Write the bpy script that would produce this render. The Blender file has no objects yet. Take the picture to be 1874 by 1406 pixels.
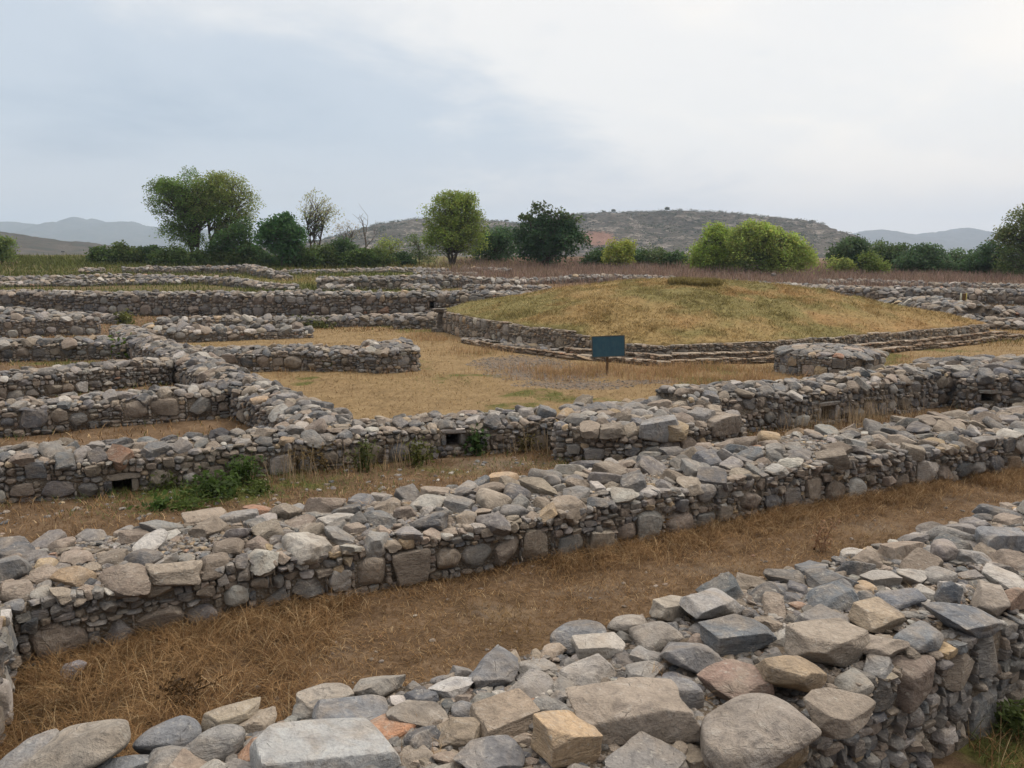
import bpy, math, time
import numpy as np
from math import radians, sin, cos, pi

SC = bpy.context.scene
COL = SC.collection
T_START = time.time()

# ------------------------------------------------------------------ camera, sky, sun, exposure
F_PX, CAM_Z, PITCH = 1443.0, 3.4, radians(9.17)        # focal length in photo pixels (1874 wide)
cam_d = bpy.data.cameras.new('camera')
cam = bpy.data.objects.new('camera', cam_d)
COL.objects.link(cam)
cam.location = (0, 0, CAM_Z)
cam.rotation_euler = (pi / 2 - PITCH, 0, 0)
cam_d.sensor_width = 36.0
cam_d.lens = 36.0 * F_PX / 1874.0
cam_d.clip_start = 0.05
cam_d.clip_end = 30000
SC.camera = cam

SUN_AZ, SUN_EL = radians(62), radians(50)              # azimuth from +Y towards +X
world = bpy.data.worlds.new('World')
SC.world = world
world.use_nodes = True


def build_world():
    nt = world.node_tree
    nt.nodes.clear()
    N, L = nt.nodes.new, nt.links.new
    out = N('ShaderNodeOutputWorld')
    bg = N('ShaderNodeBackground')
    bg.inputs['Strength'].default_value = 0.1
    L(bg.outputs[0], out.inputs[0])
    sky = N('ShaderNodeTexSky')
    sky.sky_type = 'NISHITA'
    sky.sun_disc = False
    sky.sun_elevation = SUN_EL
    sky.sun_rotation = SUN_AZ
    sky.air_density = 1.6
    sky.dust_density = 3.0
    tc = N('ShaderNodeTexCoord')
    sep = N('ShaderNodeSeparateXYZ')
    L(tc.outputs['Generated'], sep.inputs[0])

    def math_(op, a, b=None, c=None):
        m = N('ShaderNodeMath'); m.operation = op
        for i, v in enumerate((a, b, c)):
            if v is None: continue
            if isinstance(v, (int, float)): m.inputs[i].default_value = v
            else: L(v, m.inputs[i])
        return m.outputs[0]
    zc = math_('ADD', math_('MAXIMUM', sep.outputs[2], 0.0), 0.22)
    u = math_('DIVIDE', sep.outputs[0], zc)
    v = math_('DIVIDE', sep.outputs[1], zc)
    cmb = N('ShaderNodeCombineXYZ')
    L(u, cmb.inputs[0]); L(v, cmb.inputs[1])

    def noise(scale, detail, rough, off, distort=0.0):
        mp = N('ShaderNodeMapping')
        mp.inputs['Location'].default_value = off
        L(cmb.outputs[0], mp.inputs[0])
        n = N('ShaderNodeTexNoise')
        n.inputs['Scale'].default_value = scale
        n.inputs['Detail'].default_value = detail
        n.inputs['Roughness'].default_value = rough
        n.inputs['Distortion'].default_value = distort
        L(mp.outputs[0], n.inputs['Vector'])
        return n.outputs[0]

    def ramp(fac, stops):
        r = N('ShaderNodeValToRGB')
        r.color_ramp.interpolation = 'EASE'
        e = r.color_ramp.elements
        while len(e) < len(stops): e.new(0.5)
        for k, (p, c) in enumerate(stops):
            e[k].position = p; e[k].color = (*c, 1)
        L(fac, r.inputs[0])
        return r.outputs[0]

    def mix(fac, a, b, mode='MIX'):
        m = N('ShaderNodeMix'); m.data_type = 'RGBA'; m.blend_type = mode
        if isinstance(fac, (int, float)): m.inputs[0].default_value = fac
        else: L(fac, m.inputs[0])
        for i, c in ((6, a), (7, b)):
            if isinstance(c, tuple): m.inputs[i].default_value = (*c, 1)
            else: L(c, m.inputs[i])
        return m.outputs[2]
    n1 = noise(0.55, 6, 0.52, (3.1, 1.7, 0.0), 0.4)
    n2 = noise(1.7, 8, 0.55, (7.3, 2.2, 4.0), 0.3)
    # the left of the sky is under thicker, bluer cloud; the cloud thins towards the sun on the right
    side = math_('MULTIPLY_ADD', sep.outputs[0], -0.52, 0.22)
    hi = math_('MULTIPLY_ADD', sep.outputs[2], -1.3, 0.27)
    low = math_('MULTIPLY', math_('MAXIMUM', math_('SUBTRACT', 0.12, sep.outputs[2]), 0.0), -2.6)
    thick = math_('ADD', math_('ADD', math_('ADD', side, hi), low), math_('MULTIPLY_ADD', n1, 1.1, -0.44))
    thick = math_('ADD', thick, math_('MULTIPLY_ADD', n2, 0.55, -0.27))
    cl = ramp(thick, [(0.0, (11.4, 10.8, 10.1)), (0.25, (10.2, 10.0, 9.8)), (0.55, (6.5, 7.25, 8.2)), (1.0, (4.0, 5.0, 6.3))])
    hz = ramp(sep.outputs[2], [(0.0, (1, 1, 1)), (0.16, (0, 0, 0))])
    rgt = ramp(math_('MULTIPLY_ADD', sep.outputs[0], 0.9, 0.5), [(0.0, (7.9, 7.3, 7.2)), (1.0, (11.2, 9.9, 9.1))])
    cl = mix(math_('MULTIPLY', hz, 0.62), cl, rgt)
    col = mix(0.93, sky.outputs[0], cl)
    zen = ramp(sep.outputs[2], [(0.0, (1, 1, 1)), (0.34, (1.0, 1.0, 1.0)), (0.85, (2.3, 2.2, 2.1))])   # an overcast sky is brightest overhead
    col = mix(1.0, col, zen, 'MULTIPLY')
    back = ramp(math_('MULTIPLY_ADD', sep.outputs[1], 0.5, 0.5), [(0.05, (0.34, 0.37, 0.42)), (0.62, (1.0, 1.0, 1.0))])   # unseen sky behind the camera, dimming added to deepen shade on front faces
    col = mix(1.0, col, back, 'MULTIPLY')
    L(col, bg.inputs['Color'])


build_world()
sun_d = bpy.data.lights.new('sun', 'SUN')
sun_d.energy = 1.5
sun_d.angle = radians(16)
sun_d.color = (1.0, 0.93, 0.84)
sun = bpy.data.objects.new('sun', sun_d)
COL.objects.link(sun)
sun.rotation_euler = (pi / 2 - SUN_EL, 0, pi - SUN_AZ)  # lamp shines along its -Z
sun.location = (0, 0, 50)
SC.view_settings.view_transform = 'Standard'
SC.view_settings.look = 'None'
SC.view_settings.exposure = 0.0
SC.view_settings.gamma = 1.0
SC.view_settings.use_curve_mapping = False
SC.render.engine = 'CYCLES'
cy = SC.cycles
cy.max_bounces = 5; cy.diffuse_bounces = 3; cy.glossy_bounces = 1; cy.transmission_bounces = 2
cy.transparent_max_bounces = 4; cy.volume_bounces = 2
cy.use_denoising = True
cy.caustics_reflective = False; cy.caustics_refractive = False

# ------------------------------------------------------------------ where a photo pixel meets the real ground
def ray(px, py):
    dx = (px - 937) / F_PX; dy = (703 - py) / F_PX
    return np.array([dx, cos(PITCH) + dy * sin(PITCH), -sin(PITCH) + dy * cos(PITCH)])


def P(px, py, z=0.0):
    d = ray(px, py)
    t = (z - CAM_Z) / d[2]
    return d[0] * t, d[1] * t


def vhash(ix, iy, s):
    h = (ix.astype(np.int64) * 374761393 + iy.astype(np.int64) * 668265263 + s * 144269504) & 0x7fffffff
    h = ((h ^ (h >> 13)) * 1274126177) & 0x7fffffff
    return ((h ^ (h >> 16)) & 0xffff) / 65535.0


def vnoise(x, y, s=0):
    x = np.asarray(x, float); y = np.asarray(y, float)
    ix = np.floor(x); iy = np.floor(y)
    fx = x - ix; fy = y - iy
    fx = fx * fx * (3 - 2 * fx); fy = fy * fy * (3 - 2 * fy)
    a = vhash(ix, iy, s); b = vhash(ix + 1, iy, s); c = vhash(ix, iy + 1, s); d = vhash(ix + 1, iy + 1, s)
    return (a * (1 - fx) + b * fx) * (1 - fy) + (c * (1 - fx) + d * fx) * fy


def fbm(x, y, s=0, o=4, g=0.5):
    v = 0.0; a = 1.0; t = 0.0
    for k in range(o):
        v = v + a * vnoise(np.asarray(x) * 2 ** k + 17.3 * k, np.asarray(y) * 2 ** k + 9.1 * k, s + k)
        t += a; a *= g
    return v / t


def sstep(a, b, x):
    t = np.clip((np.asarray(x, float) - a) / (b - a), 0, 1)
    return t * t * (3 - 2 * t)


def ground_z(x, y):
    x = np.asarray(x, float); y = np.asarray(y, float)
    t = np.clip(y - 50, 0, None)
    z = 0.045 * t * sstep(0, 14, t)
    z = np.where(z > 2.9, 2.9 + 0.4 * (1 - np.exp(-(z - 2.9) / 1.5)), z)
    z = z * (1 - .36 * sstep(.18, .5, x / np.maximum(y, 1)))
    z = z + 0.5 * sstep(60, 95, y) * sstep(-18, -60, x)
    z = z + (fbm(x * 0.5, y * 0.5, 5, 3) - 0.5) * (0.10 + 0.25 * sstep(50, 110, y))
    z = z + (vnoise(x * 2.3, y * 2.3, 9) - 0.5) * 0.05
    return z


def G(px, py):
    """the ground point seen at a photo pixel"""
    d = ray(px, py)
    t = 2.0
    while t < 170:
        p = d * t
        if CAM_Z + p[2] <= float(ground_z(p[0], p[1])): break
        t += 0.1 if t < 60 else 0.25
    return d[0] * t, d[1] * t


# ------------------------------------------------------------------ object helpers
def link(o, parent=None):
    COL.objects.link(o)
    if parent is not None: o.parent = parent
    return o


def tag(o, label=None, cat=None, group=None, kind=None):
    if label: o['label'] = label
    if cat: o['category'] = cat
    if group: o['group'] = group
    if kind: o['kind'] = kind
    return o


def thing(name, label, cat, loc, group=None):
    o = bpy.data.objects.new(name, None)
    o.empty_display_size = 0.3
    o.location = loc
    link(o)
    return tag(o, label, cat, group)


def mesh(name, V, T, mat, parent=None, col=None, smooth=True, base=None):
    """link arrays of world vertices and triangles as one object; its origin is its parent's, or `base`"""
    V = np.asarray(V, np.float64).reshape(-1, 3); T = np.asarray(T, np.int32).reshape(-1, 3)
    off = np.zeros(3)
    if parent is not None:
        q = parent
        while q is not None:
            off = off + np.array(q.location); q = q.parent
    elif base is not None: off = np.array(base, float)
    me = bpy.data.meshes.new(name)
    me.vertices.add(len(V)); me.loops.add(3 * len(T)); me.polygons.add(len(T))
    me.vertices.foreach_set('co', (V - off).astype(np.float32).ravel())
    me.loops.foreach_set('vertex_index', T.ravel())
    me.polygons.foreach_set('loop_start', np.arange(0, 3 * len(T), 3, dtype=np.int32))
    me.polygons.foreach_set('use_smooth', np.full(len(T), smooth))
    me.update(calc_edges=True)
    if col is not None:
        at = me.attributes.new('tint', 'FLOAT_COLOR', 'POINT')
        c = np.asarray(col, np.float32)
        if c.shape[1] == 3: c = np.concatenate([c, np.ones((len(c), 1), np.float32)], 1)
        at.data.foreach_set('color', c.ravel())
    if smooth and mat is M_STONE:
        me.set_sharp_from_angle(angle=radians(24))     # broken stone keeps its arrises
    me.materials.append(mat)
    o = bpy.data.objects.new(name, me)
    if parent is None and base is not None: o.location = base
    return link(o, parent)


class Bag:
    """gathers arrays of one mesh"""
    def __init__(s): s.V = []; s.T = []; s.C = []; s.n = 0
    def add(s, V, T, C=None):
        V = np.asarray(V, float).reshape(-1, 3)
        s.V.append(V); s.T.append(np.asarray(T, np.int64).reshape(-1, 3) + s.n); s.n += len(V)
        if C is not None:
            C = np.asarray(C, float)
            if C.ndim == 1: C = np.tile(C, (len(V), 1))
            s.C.append(C)
    def build(s, name, mat, parent=None, smooth=True, base=None):
        if not s.V: return None
        return mesh(name, np.concatenate(s.V), np.concatenate(s.T), mat, parent,
                    np.concatenate(s.C) if s.C else None, smooth, base)


def box_arrays(c, h, R=None):
    v = np.array([[x, y, z] for x in (-1, 1) for y in (-1, 1) for z in (-1, 1)], float) * np.array(h)
    if R is not None: v = v @ R.T
    q = [(0, 1, 3, 2), (4, 6, 7, 5), (0, 4, 5, 1), (2, 3, 7, 6), (0, 2, 6, 4), (1, 5, 7, 3)]
    t = []
    for a, b, cc, d in q: t += [(a, b, cc), (a, cc, d)]
    return v + np.array(c), np.array(t)


def tube_arrays(pts, rad, n=6):
    pts = np.asarray(pts, float); m = len(pts)
    tang = np.gradient(pts, axis=0); tang /= np.linalg.norm(tang, axis=1)[:, None] + 1e-9
    ref = np.where(np.abs(tang[:, 2:3]) > 0.9, [[1.0, 0, 0]], [[0, 0, 1.0]])
    a = np.cross(tang, ref); a /= np.linalg.norm(a, axis=1)[:, None] + 1e-9
    b = np.cross(tang, a)
    th = np.arange(n) * 2 * pi / n
    rad = np.broadcast_to(np.asarray(rad, float), (m,))
    V = pts[:, None, :] + rad[:, None, None] * (a[:, None, :] * np.cos(th)[None, :, None] + b[:, None, :] * np.sin(th)[None, :, None])
    T = []
    for i in range(m - 1):
        for k in range(n):
            p = i * n + k; q = i * n + (k + 1) % n
            T += [(p, q, q + n), (p, q + n, p + n)]
    V = V.reshape(-1, 3)
    for e, s in ((0, 1), (m - 1, -1)):                 # close the ends
        c = len(V); V = np.vstack([V, pts[e]])
        for k in range(n):
            p = e * n + k; q = e * n + (k + 1) % n
            T.append((c, q, p) if s == 1 else (c, p, q))
    return V, np.array(T)


# ------------------------------------------------------------------ materials
def new_mat(name):
    m = bpy.data.materials.new(name); m.use_nodes = True
    nt = m.node_tree; nt.nodes.clear()
    return m, nt


class NB:
    """small node builder"""
    def __init__(s, nt): s.nt = nt; s.N = nt.nodes.new; s.L = nt.links.new
    def val(s, sock, v):
        if isinstance(v, (int, float)): sock.default_value = v
        elif isinstance(v, tuple): sock.default_value = (*v, 1) if len(v) == 3 and sock.type == 'RGBA' else v
        else: s.L(v, sock)
    def math(s, op, a, b=None, c=None, clamp=False):
        m = s.N('ShaderNodeMath'); m.operation = op; m.use_clamp = clamp
        for i, v in enumerate((a, b, c)):
            if v is not None: s.val(m.inputs[i], v)
        return m.outputs[0]
    def noise(s, vec, scale, detail=3, rough=0.55, dist=0.0):
        n = s.N('ShaderNodeTexNoise')
        n.inputs['Scale'].default_value = scale; n.inputs['Detail'].default_value = detail
        n.inputs['Roughness'].default_value = rough; n.inputs['Distortion'].default_value = dist
        s.L(vec, n.inputs['Vector'])
        return n.outputs[0]
    def ramp(s, fac, stops):
        r = s.N('ShaderNodeValToRGB'); e = r.color_ramp.elements
        while len(e) < len(stops): e.new(0.5)
        for k, (p, c) in enumerate(stops):
            e[k].position = p
            e[k].color = (*c, 1) if isinstance(c, tuple) else (c, c, c, 1)
        s.L(fac, r.inputs[0])
        return r.outputs[0]
    def mix(s, fac, a, b, mode='MIX'):
        m = s.N('ShaderNodeMix'); m.data_type = 'RGBA'; m.blend_type = mode
        s.val(m.inputs[0], fac); s.val(m.inputs[6], a); s.val(m.inputs[7], b)
        return m.outputs[2]
    def bump(s, h, strength, dist, normal=None):
        b = s.N('ShaderNodeBump'); b.inputs['Strength'].default_value = strength; b.inputs['Distance'].default_value = dist
        s.L(h, b.inputs['Height'])
        if normal is not None: s.L(normal, b.inputs['Normal'])
        return b.outputs[0]
    def bsdf(s, col, rough=0.9, normal=None, spec=0.3):
        p = s.N('ShaderNodeBsdfPrincipled')
        s.val(p.inputs['Base Color'], col); s.val(p.inputs['Roughness'], rough)
        p.inputs['Specular IOR Level'].default_value = spec
        if normal is not None: s.L(normal, p.inputs['Normal'])
        return p
    def out(s, sh):
        o = s.N('ShaderNodeOutputMaterial'); s.L(sh, o.inputs[0])


def mat_stone(name, fine=1.0):
    m, nt = new_mat(name); b = NB(nt)
    at = b.N('ShaderNodeAttribute'); at.attribute_name = 'tint'
    geo = b.N('ShaderNodeNewGeometry')
    off = b.N('ShaderNodeCombineXYZ')
    sh = b.math('MULTIPLY', at.outputs['Alpha'], 61.0)
    for i in range(3): b.L(sh, off.inputs[i])
    add = b.N('ShaderNodeVectorMath'); add.operation = 'ADD'
    b.L(geo.outputs['Position'], add.inputs[0]); b.L(off.outputs[0], add.inputs[1])
    v = add.outputs[0]
    st = b.N('ShaderNodeMapping'); st.inputs['Scale'].default_value = (1, 1, 3.2)
    st.inputs['Rotation'].default_value = (0.5, 0.35, 0.2)
    b.L(v, st.inputs[0])
    n1 = b.noise(v, 5.0, 4, 0.6, 0.5)
    n2 = b.noise(st.outputs[0], 16.0 * fine, 5, 0.65, 0.8)
    n3 = b.noise(v, 70.0 * fine, 3, 0.7)
    n0 = b.noise(v, 1.9, 3, 0.55, 0.3)
    n4 = b.noise(v, 9.0, 4, 0.6, 1.2)
    sel = b.ramp(at.outputs['Alpha'], [(0.35, 0.0), (0.65, 1.0)])
    n2 = b.math('ADD', b.math('MULTIPLY', n2, b.math('SUBTRACT', 1.0, sel)), b.math('MULTIPLY', n4, sel))
    c = b.mix(b.ramp(n1, [(0.44, 0.0), (0.68, 0.65)]), at.outputs['Color'], (0.295, 0.25, 0.20))
    c = b.mix(b.ramp(n0, [(0.48, 0.0), (0.68, 0.42)]), c, (0.11, 0.09, 0.07))
    c = b.mix(b.ramp(n2, [(0.30, 0.62), (0.52, 0.0)]), c, b.mix(1.0, c, (0.42, 0.42, 0.45), 'MULTIPLY'))
    c = b.mix(b.ramp(n2, [(0.55, 0.0), (0.78, 0.6)]), c, (0.40, 0.375, 0.34))
    c = b.mix(0.4, c, b.mix(b.ramp(n3, [(0.3, 0.0), (0.7, 1.0)]), (0.55, 0.55, 0.55), (1.35, 1.35, 1.35)), 'MULTIPLY')
    vo = b.N('ShaderNodeTexVoronoi'); vo.feature = 'DISTANCE_TO_EDGE'; vo.inputs['Scale'].default_value = 6.0
    wv = b.N('ShaderNodeVectorMath'); wv.operation = 'MULTIPLY_ADD'
    nv = b.N('ShaderNodeTexNoise'); nv.inputs['Scale'].default_value = 4.0; b.L(v, nv.inputs['Vector'])
    b.L(nv.outputs['Color'], wv.inputs[0]); wv.inputs[1].default_value = (0.35, 0.35, 0.35); b.L(v, wv.inputs[2])
    b.L(wv.outputs[0], vo.inputs['Vector'])
    vein = b.math('MULTIPLY', b.ramp(vo.outputs['Distance'], [(0.0, 1.0), (0.014, 0.0)]), b.ramp(n1, [(0.58, 0.0), (0.68, 0.5)]))
    c = b.mix(vein, c, (0.5, 0.48, 0.45))
    ck = b.N('ShaderNodeTexVoronoi'); ck.feature = 'DISTANCE_TO_EDGE'; ck.inputs['Scale'].default_value = 3.4
    cw = b.N('ShaderNodeVectorMath'); cw.operation = 'MULTIPLY_ADD'; b.L(nv.outputs['Color'], cw.inputs[0]); cw.inputs[1].default_value = (.16, .16, .16)
    b.L(st.outputs[0], cw.inputs[2]); b.L(cw.outputs[0], ck.inputs['Vector'])
    crack = b.math('MULTIPLY', b.ramp(ck.outputs['Distance'], [(0.0, 1.0), (0.009, 0.0)]), b.ramp(n4, [(0.54, 0.0), (0.66, 1.0)]))
    c = b.mix(b.math('MULTIPLY', crack, .4), c, (0.045, 0.038, 0.032))
    fc = b.N('ShaderNodeTexVoronoi'); fc.inputs['Scale'].default_value = 11.0; b.L(wv.outputs[0], fc.inputs['Vector'])
    lich = b.ramp(b.noise(v, 26.0, 3, 0.6), [(0.62, 0.0), (0.70, 0.55)])
    c = b.mix(b.math('MULTIPLY', lich, b.ramp(n0, [(0.5, 1.0), (0.6, 0.0)])), c, (0.40, 0.385, 0.34))
    h = b.math('ADD', b.math('MULTIPLY', n2, 0.75), b.math('MULTIPLY', n3, 0.3))
    h = b.math('ADD', h, b.math('MULTIPLY', fc.outputs['Distance'], 0.45))
    h = b.math('SUBTRACT', h, b.math('MULTIPLY', crack, 0.35))
    nrm = b.bump(h, 0.95, 0.034)
    p = b.bsdf(c, 0.86, nrm, 0.28)
    b.out(p.outputs[0])
    return m


def mat_earth():
    m, nt = new_mat('earth_mortar'); b = NB(nt)
    geo = b.N('ShaderNodeNewGeometry'); v = geo.outputs['Position']
    n1 = b.noise(v, 3.0, 4); n2 = b.noise(v, 45, 4, 0.7)
    vo = b.N('ShaderNodeTexVoronoi'); vo.inputs['Scale'].default_value = 32; b.L(v, vo.inputs['Vector'])
    c = b.ramp(n1, [(0.3, (0.11, 0.088, 0.066)), (0.7, (0.21, 0.172, 0.132))])
    c = b.mix(b.ramp(vo.outputs['Distance'], [(0.18, 0.8), (0.42, 0.0)]), c, b.mix(n2, (0.14, 0.13, 0.12), (0.36, 0.33, 0.29)))
    nrm = b.bump(b.math('SUBTRACT', n2, b.math('MULTIPLY', vo.outputs['Distance'], 0.9)), 1.0, 0.03)
    b.out(b.bsdf(c, 0.95, nrm, 0.1).outputs[0])
    return m


def mat_tint(name, rough=0.8, transl=0.0, vary=True, scale=8.0):
    m, nt = new_mat(name); b = NB(nt)
    at = b.N('ShaderNodeAttribute'); at.attribute_name = 'tint'
    c = at.outputs['Color']
    if vary:
        geo = b.N('ShaderNodeNewGeometry')
        n = b.noise(geo.outputs['Position'], scale, 2)
        c = b.mix(1.0, c, b.ramp(n, [(0.25, 0.72), (0.75, 1.25)]), 'MULTIPLY')
    p = b.bsdf(c, rough, None, 0.2)
    if transl:
        tr = b.N('ShaderNodeBsdfTranslucent'); b.L(c, tr.inputs[0])
        mx = b.N('ShaderNodeMixShader'); mx.inputs[0].default_value = transl
        b.L(p.outputs[0], mx.inputs[1]); b.L(tr.outputs[0], mx.inputs[2])
        b.out(mx.outputs[0])
    else: b.out(p.outputs[0])
    return m


def mat_ground():
    m, nt = new_mat('dry_ground'); b = NB(nt)
    at = b.N('ShaderNodeAttribute'); at.attribute_name = 'tint'
    sep = b.N('ShaderNodeSeparateColor'); b.L(at.outputs['Color'], sep.inputs[0])
    geo = b.N('ShaderNodeNewGeometry'); v = geo.outputs['Position']
    n0 = b.noise(v, 0.45, 4); n1 = b.noise(v, 2.2, 5, 0.6, 0.4); n2 = b.noise(v, 14, 5, 0.65, 0.6); n3 = b.noise(v, 75, 4, 0.7)
    st = b.N('ShaderNodeMapping'); st.inputs['Scale'].default_value = (1, 3.5, 1); st.inputs['Rotation'].default_value = (0, 0, 0.6)
    b.L(v, st.inputs[0]); ns = b.noise(st.outputs[0], 40, 3, 0.6, 1.5)

    def thr(w, k):                                     # ragged edge of a patch
        return b.ramp(b.math('ADD', w, b.math('MULTIPLY', b.math('SUBTRACT', n1, 0.5), k)), [(0.38, 0.0), (0.62, 1.0)])
    brown = b.ramp(b.math('ADD', b.math('MULTIPLY', n1, 0.5), b.math('MULTIPLY', n2, 0.5)),
                   [(0.3, (0.06, 0.038, 0.022)), (0.5, (0.14, 0.093, 0.055)), (0.68, (0.24, 0.168, 0.108))])
    ochre = b.ramp(b.math('ADD', b.math('MULTIPLY', n1, 0.45), b.math('MULTIPLY', n2, 0.55)),
                   [(0.3, (0.12, 0.085, 0.045)), (0.5, (0.235, 0.165, 0.085)), (0.7, (0.33, 0.25, 0.14))])
    grav = b.mix(n3, (0.09, 0.075, 0.062), (0.22, 0.182, 0.15))
    grav = b.mix(b.ramp(n1, [(0.42, 0.0), (0.6, 0.75)]), grav, (0.22, 0.15, 0.085))
    grav = b.mix(b.ramp(n2, [(0.5, 0.0), (0.62, 0.7)]), grav, (0.13, 0.105, 0.08))
    green = b.ramp(n2, [(0.3, (0.05, 0.055, 0.017)), (0.7, (0.15, 0.145, 0.045))])
    c = b.mix(thr(sep.outputs[0], 0.9), brown, ochre)
    c = b.mix(thr(sep.outputs[2], 1.1), c, green)
    c = b.mix(thr(sep.outputs[1], 1.3), c, grav)
    c = b.mix(0.5, c, b.ramp(ns, [(0.3, 0.55), (0.7, 1.4)]), 'MULTIPLY')
    h = b.math('ADD', b.math('MULTIPLY', n2, 0.6), b.math('ADD', b.math('MULTIPLY', n3, 0.25), b.math('MULTIPLY', ns, 0.3)))
    b.out(b.bsdf(c, 0.95, b.bump(h, 0.9, 0.05), 0.1).outputs[0])
    return m


def mat_hill(name, rocky, patch=None):
    m, nt = new_mat(name); b = NB(nt)
    geo = b.N('ShaderNodeNewGeometry'); v = geo.outputs['Position']
    st = b.N('ShaderNodeMapping'); st.inputs['Scale'].default_value = (0.5, 0.35, 2.4); b.L(v, st.inputs[0])
    n1 = b.noise(v, 0.02, 5, 0.6); n2 = b.noise(st.outputs[0], 0.09, 6, 0.65, 0.6); n3 = b.noise(v, 0.32, 4, 0.65)
    c = b.ramp(n1, [(0.35, (0.065, 0.056, 0.047)), (0.65, (0.115, 0.098, 0.082))])
    if rocky:
        c = b.mix(b.ramp(n2, [(0.52, 0.0), (0.60, 0.9)]), c, (0.27, 0.235, 0.205))
        c = b.mix(b.ramp(n3, [(0.48, 0.0), (0.6, 0.85)]), c, (0.032, 0.038, 0.02))
        c = b.mix(b.ramp(n2, [(0.3, 0.6), (0.45, 0.0)]), c, (0.075, 0.07, 0.05))
    else:
        c = b.mix(b.ramp(n2, [(0.4, 0.0), (0.6, 0.8)]), c, (0.045, 0.05, 0.04))
    if patch:
        (cx, cy_, cz, rx, ry, rz) = patch
        mp = b.N('ShaderNodeMapping'); mp.vector_type = 'TEXTURE'
        mp.inputs['Location'].default_value = (cx, cy_, cz); mp.inputs['Scale'].default_value = (rx, ry, rz)
        b.L(v, mp.inputs[0])
        ln = b.N('ShaderNodeVectorMath'); ln.operation = 'LENGTH'; b.L(mp.outputs[0], ln.inputs[0])
        f = b.ramp(b.math('ADD', ln.outputs['Value'], b.math('MULTIPLY_ADD', n3, 1.2, -0.6)), [(0.75, 0.85), (1.0, 0.0)])
        c = b.mix(f, c, (0.25, 0.135, 0.095))
    h = b.math('ADD', n2, b.math('MULTIPLY', n3, 0.5))
    b.out(b.bsdf(c, 0.95, b.bump(h, 1.0, 5.0), 0.1).outputs[0])
    return m


M_STONE = mat_stone('rubble_stone')
M_EARTH = mat_earth()
M_GROUND = mat_ground()
M_STRAW = mat_tint('dry_grass_blades', 0.85, 0.25, True, 3.0)
M_LEAF = mat_tint('foliage_leaves', 0.6, 0.42, False)
M_BARK = mat_tint('tree_bark', 0.9, 0.0, True, 30.0)

# ------------------------------------------------------------------ stones
def icosphere(level):
    t = (1 + 5 ** 0.5) / 2
    V = [(-1, t, 0), (1, t, 0), (-1, -t, 0), (1, -t, 0), (0, -1, t), (0, 1, t), (0, -1, -t), (0, 1, -t), (t, 0, -1), (t, 0, 1), (-t, 0, -1), (-t, 0, 1)]
    T = [(0, 11, 5), (0, 5, 1), (0, 1, 7), (0, 7, 10), (0, 10, 11), (1, 5, 9), (5, 11, 4), (11, 10, 2), (10, 7, 6), (7, 1, 8),
         (3, 9, 4), (3, 4, 2), (3, 2, 6), (3, 6, 8), (3, 8, 9), (4, 9, 5), (2, 4, 11), (6, 2, 10), (8, 6, 7), (9, 8, 1)]
    V = [np.array(v) / np.linalg.norm(v) for v in V]
    for _ in range(level):
        mid = {}; T2 = []
        def m(a, b):
            k = (min(a, b), max(a, b))
            if k not in mid:
                p = V[a] + V[b]; V.append(p / np.linalg.norm(p)); mid[k] = len(V) - 1
            return mid[k]
        for a, b, c in T:
            x, y, z = m(a, b), m(b, c), m(c, a)
            T2 += [(a, x, z), (b, y, x), (c, z, y), (x, y, z)]
        T = T2
    return np.array(V), np.array(T)


ICO = {k: icosphere(k) for k in (1, 2, 3, 4, 5)}


def rock_shape(D, seed, kind):
    """a broken stone: a soft intersection of random planes with noise; its box is [-1, 1] in each axis"""
    r = np.random.default_rng(seed)
    ax = np.array([[1, 0, 0], [-1, 0, 0], [0, 1, 0], [0, -1, 0], [0, 0, 1], [0, 0, -1]], float)
    def rnd(k):
        n = r.normal(size=(k, 3)); return n / np.linalg.norm(n, axis=1)[:, None]
    if kind == 'block':
        n = ax + r.normal(0, 0.10, (6, 3)); n = np.vstack([n, rnd(7)])
        d = np.concatenate([r.uniform(0.86, 1.0, 6), r.uniform(1.05, 1.38, 7)]); p = 40
    elif kind == 'slab':
        n = ax + r.normal(0, 0.16, (6, 3)); n = np.vstack([n, rnd(8)])
        d = np.concatenate([r.uniform(0.82, 1.0, 6), r.uniform(0.9, 1.25, 8)]); p = 34
    elif kind == 'round':
        n = np.vstack([ax, rnd(16)]); d = np.concatenate([np.full(6, 0.95), r.uniform(0.84, 1.02, 16)]); p = 12
    else:                                              # 'rough'
        n = np.vstack([ax + r.normal(0, 0.25, (6, 3)), rnd(12)]); d = np.concatenate([r.uniform(0.85, 1.05, 6), r.uniform(0.64, 1.1, 12)]); p = 40
    n /= np.linalg.norm(n, axis=1)[:, None]
    s = np.clip(D @ n.T, 0, None) / d
    R = 1.0 / (np.sum(s ** p, axis=1) ** (1.0 / p) + 1e-9)
    w = rnd(10); f = r.uniform(2.0, 5.5, 10); ph = r.uniform(0, 6.28, 10)
    lo = np.sum(np.sin((D * R[:, None]) @ w.T * f + ph) / f, axis=1)
    w2 = rnd(14); f2 = r.uniform(7, 17, 14); ph2 = r.uniform(0, 6.28, 14)
    X = D * R[:, None]
    hi = np.sum(np.abs(np.sin(X @ w2.T * f2 * 0.5 + ph2)) / f2, axis=1)
    amp = {'block': 0.034, 'slab': 0.045, 'round': 0.045, 'rough': 0.065}[kind]
    V = X * (1 + amp * lo + amp * 0.8 * (hi - hi.mean()))[:, None]
    lo_, hi_ = V.min(0), V.max(0)
    return (V - (lo_ + hi_) / 2) / ((hi_ - lo_) / 2)


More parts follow.
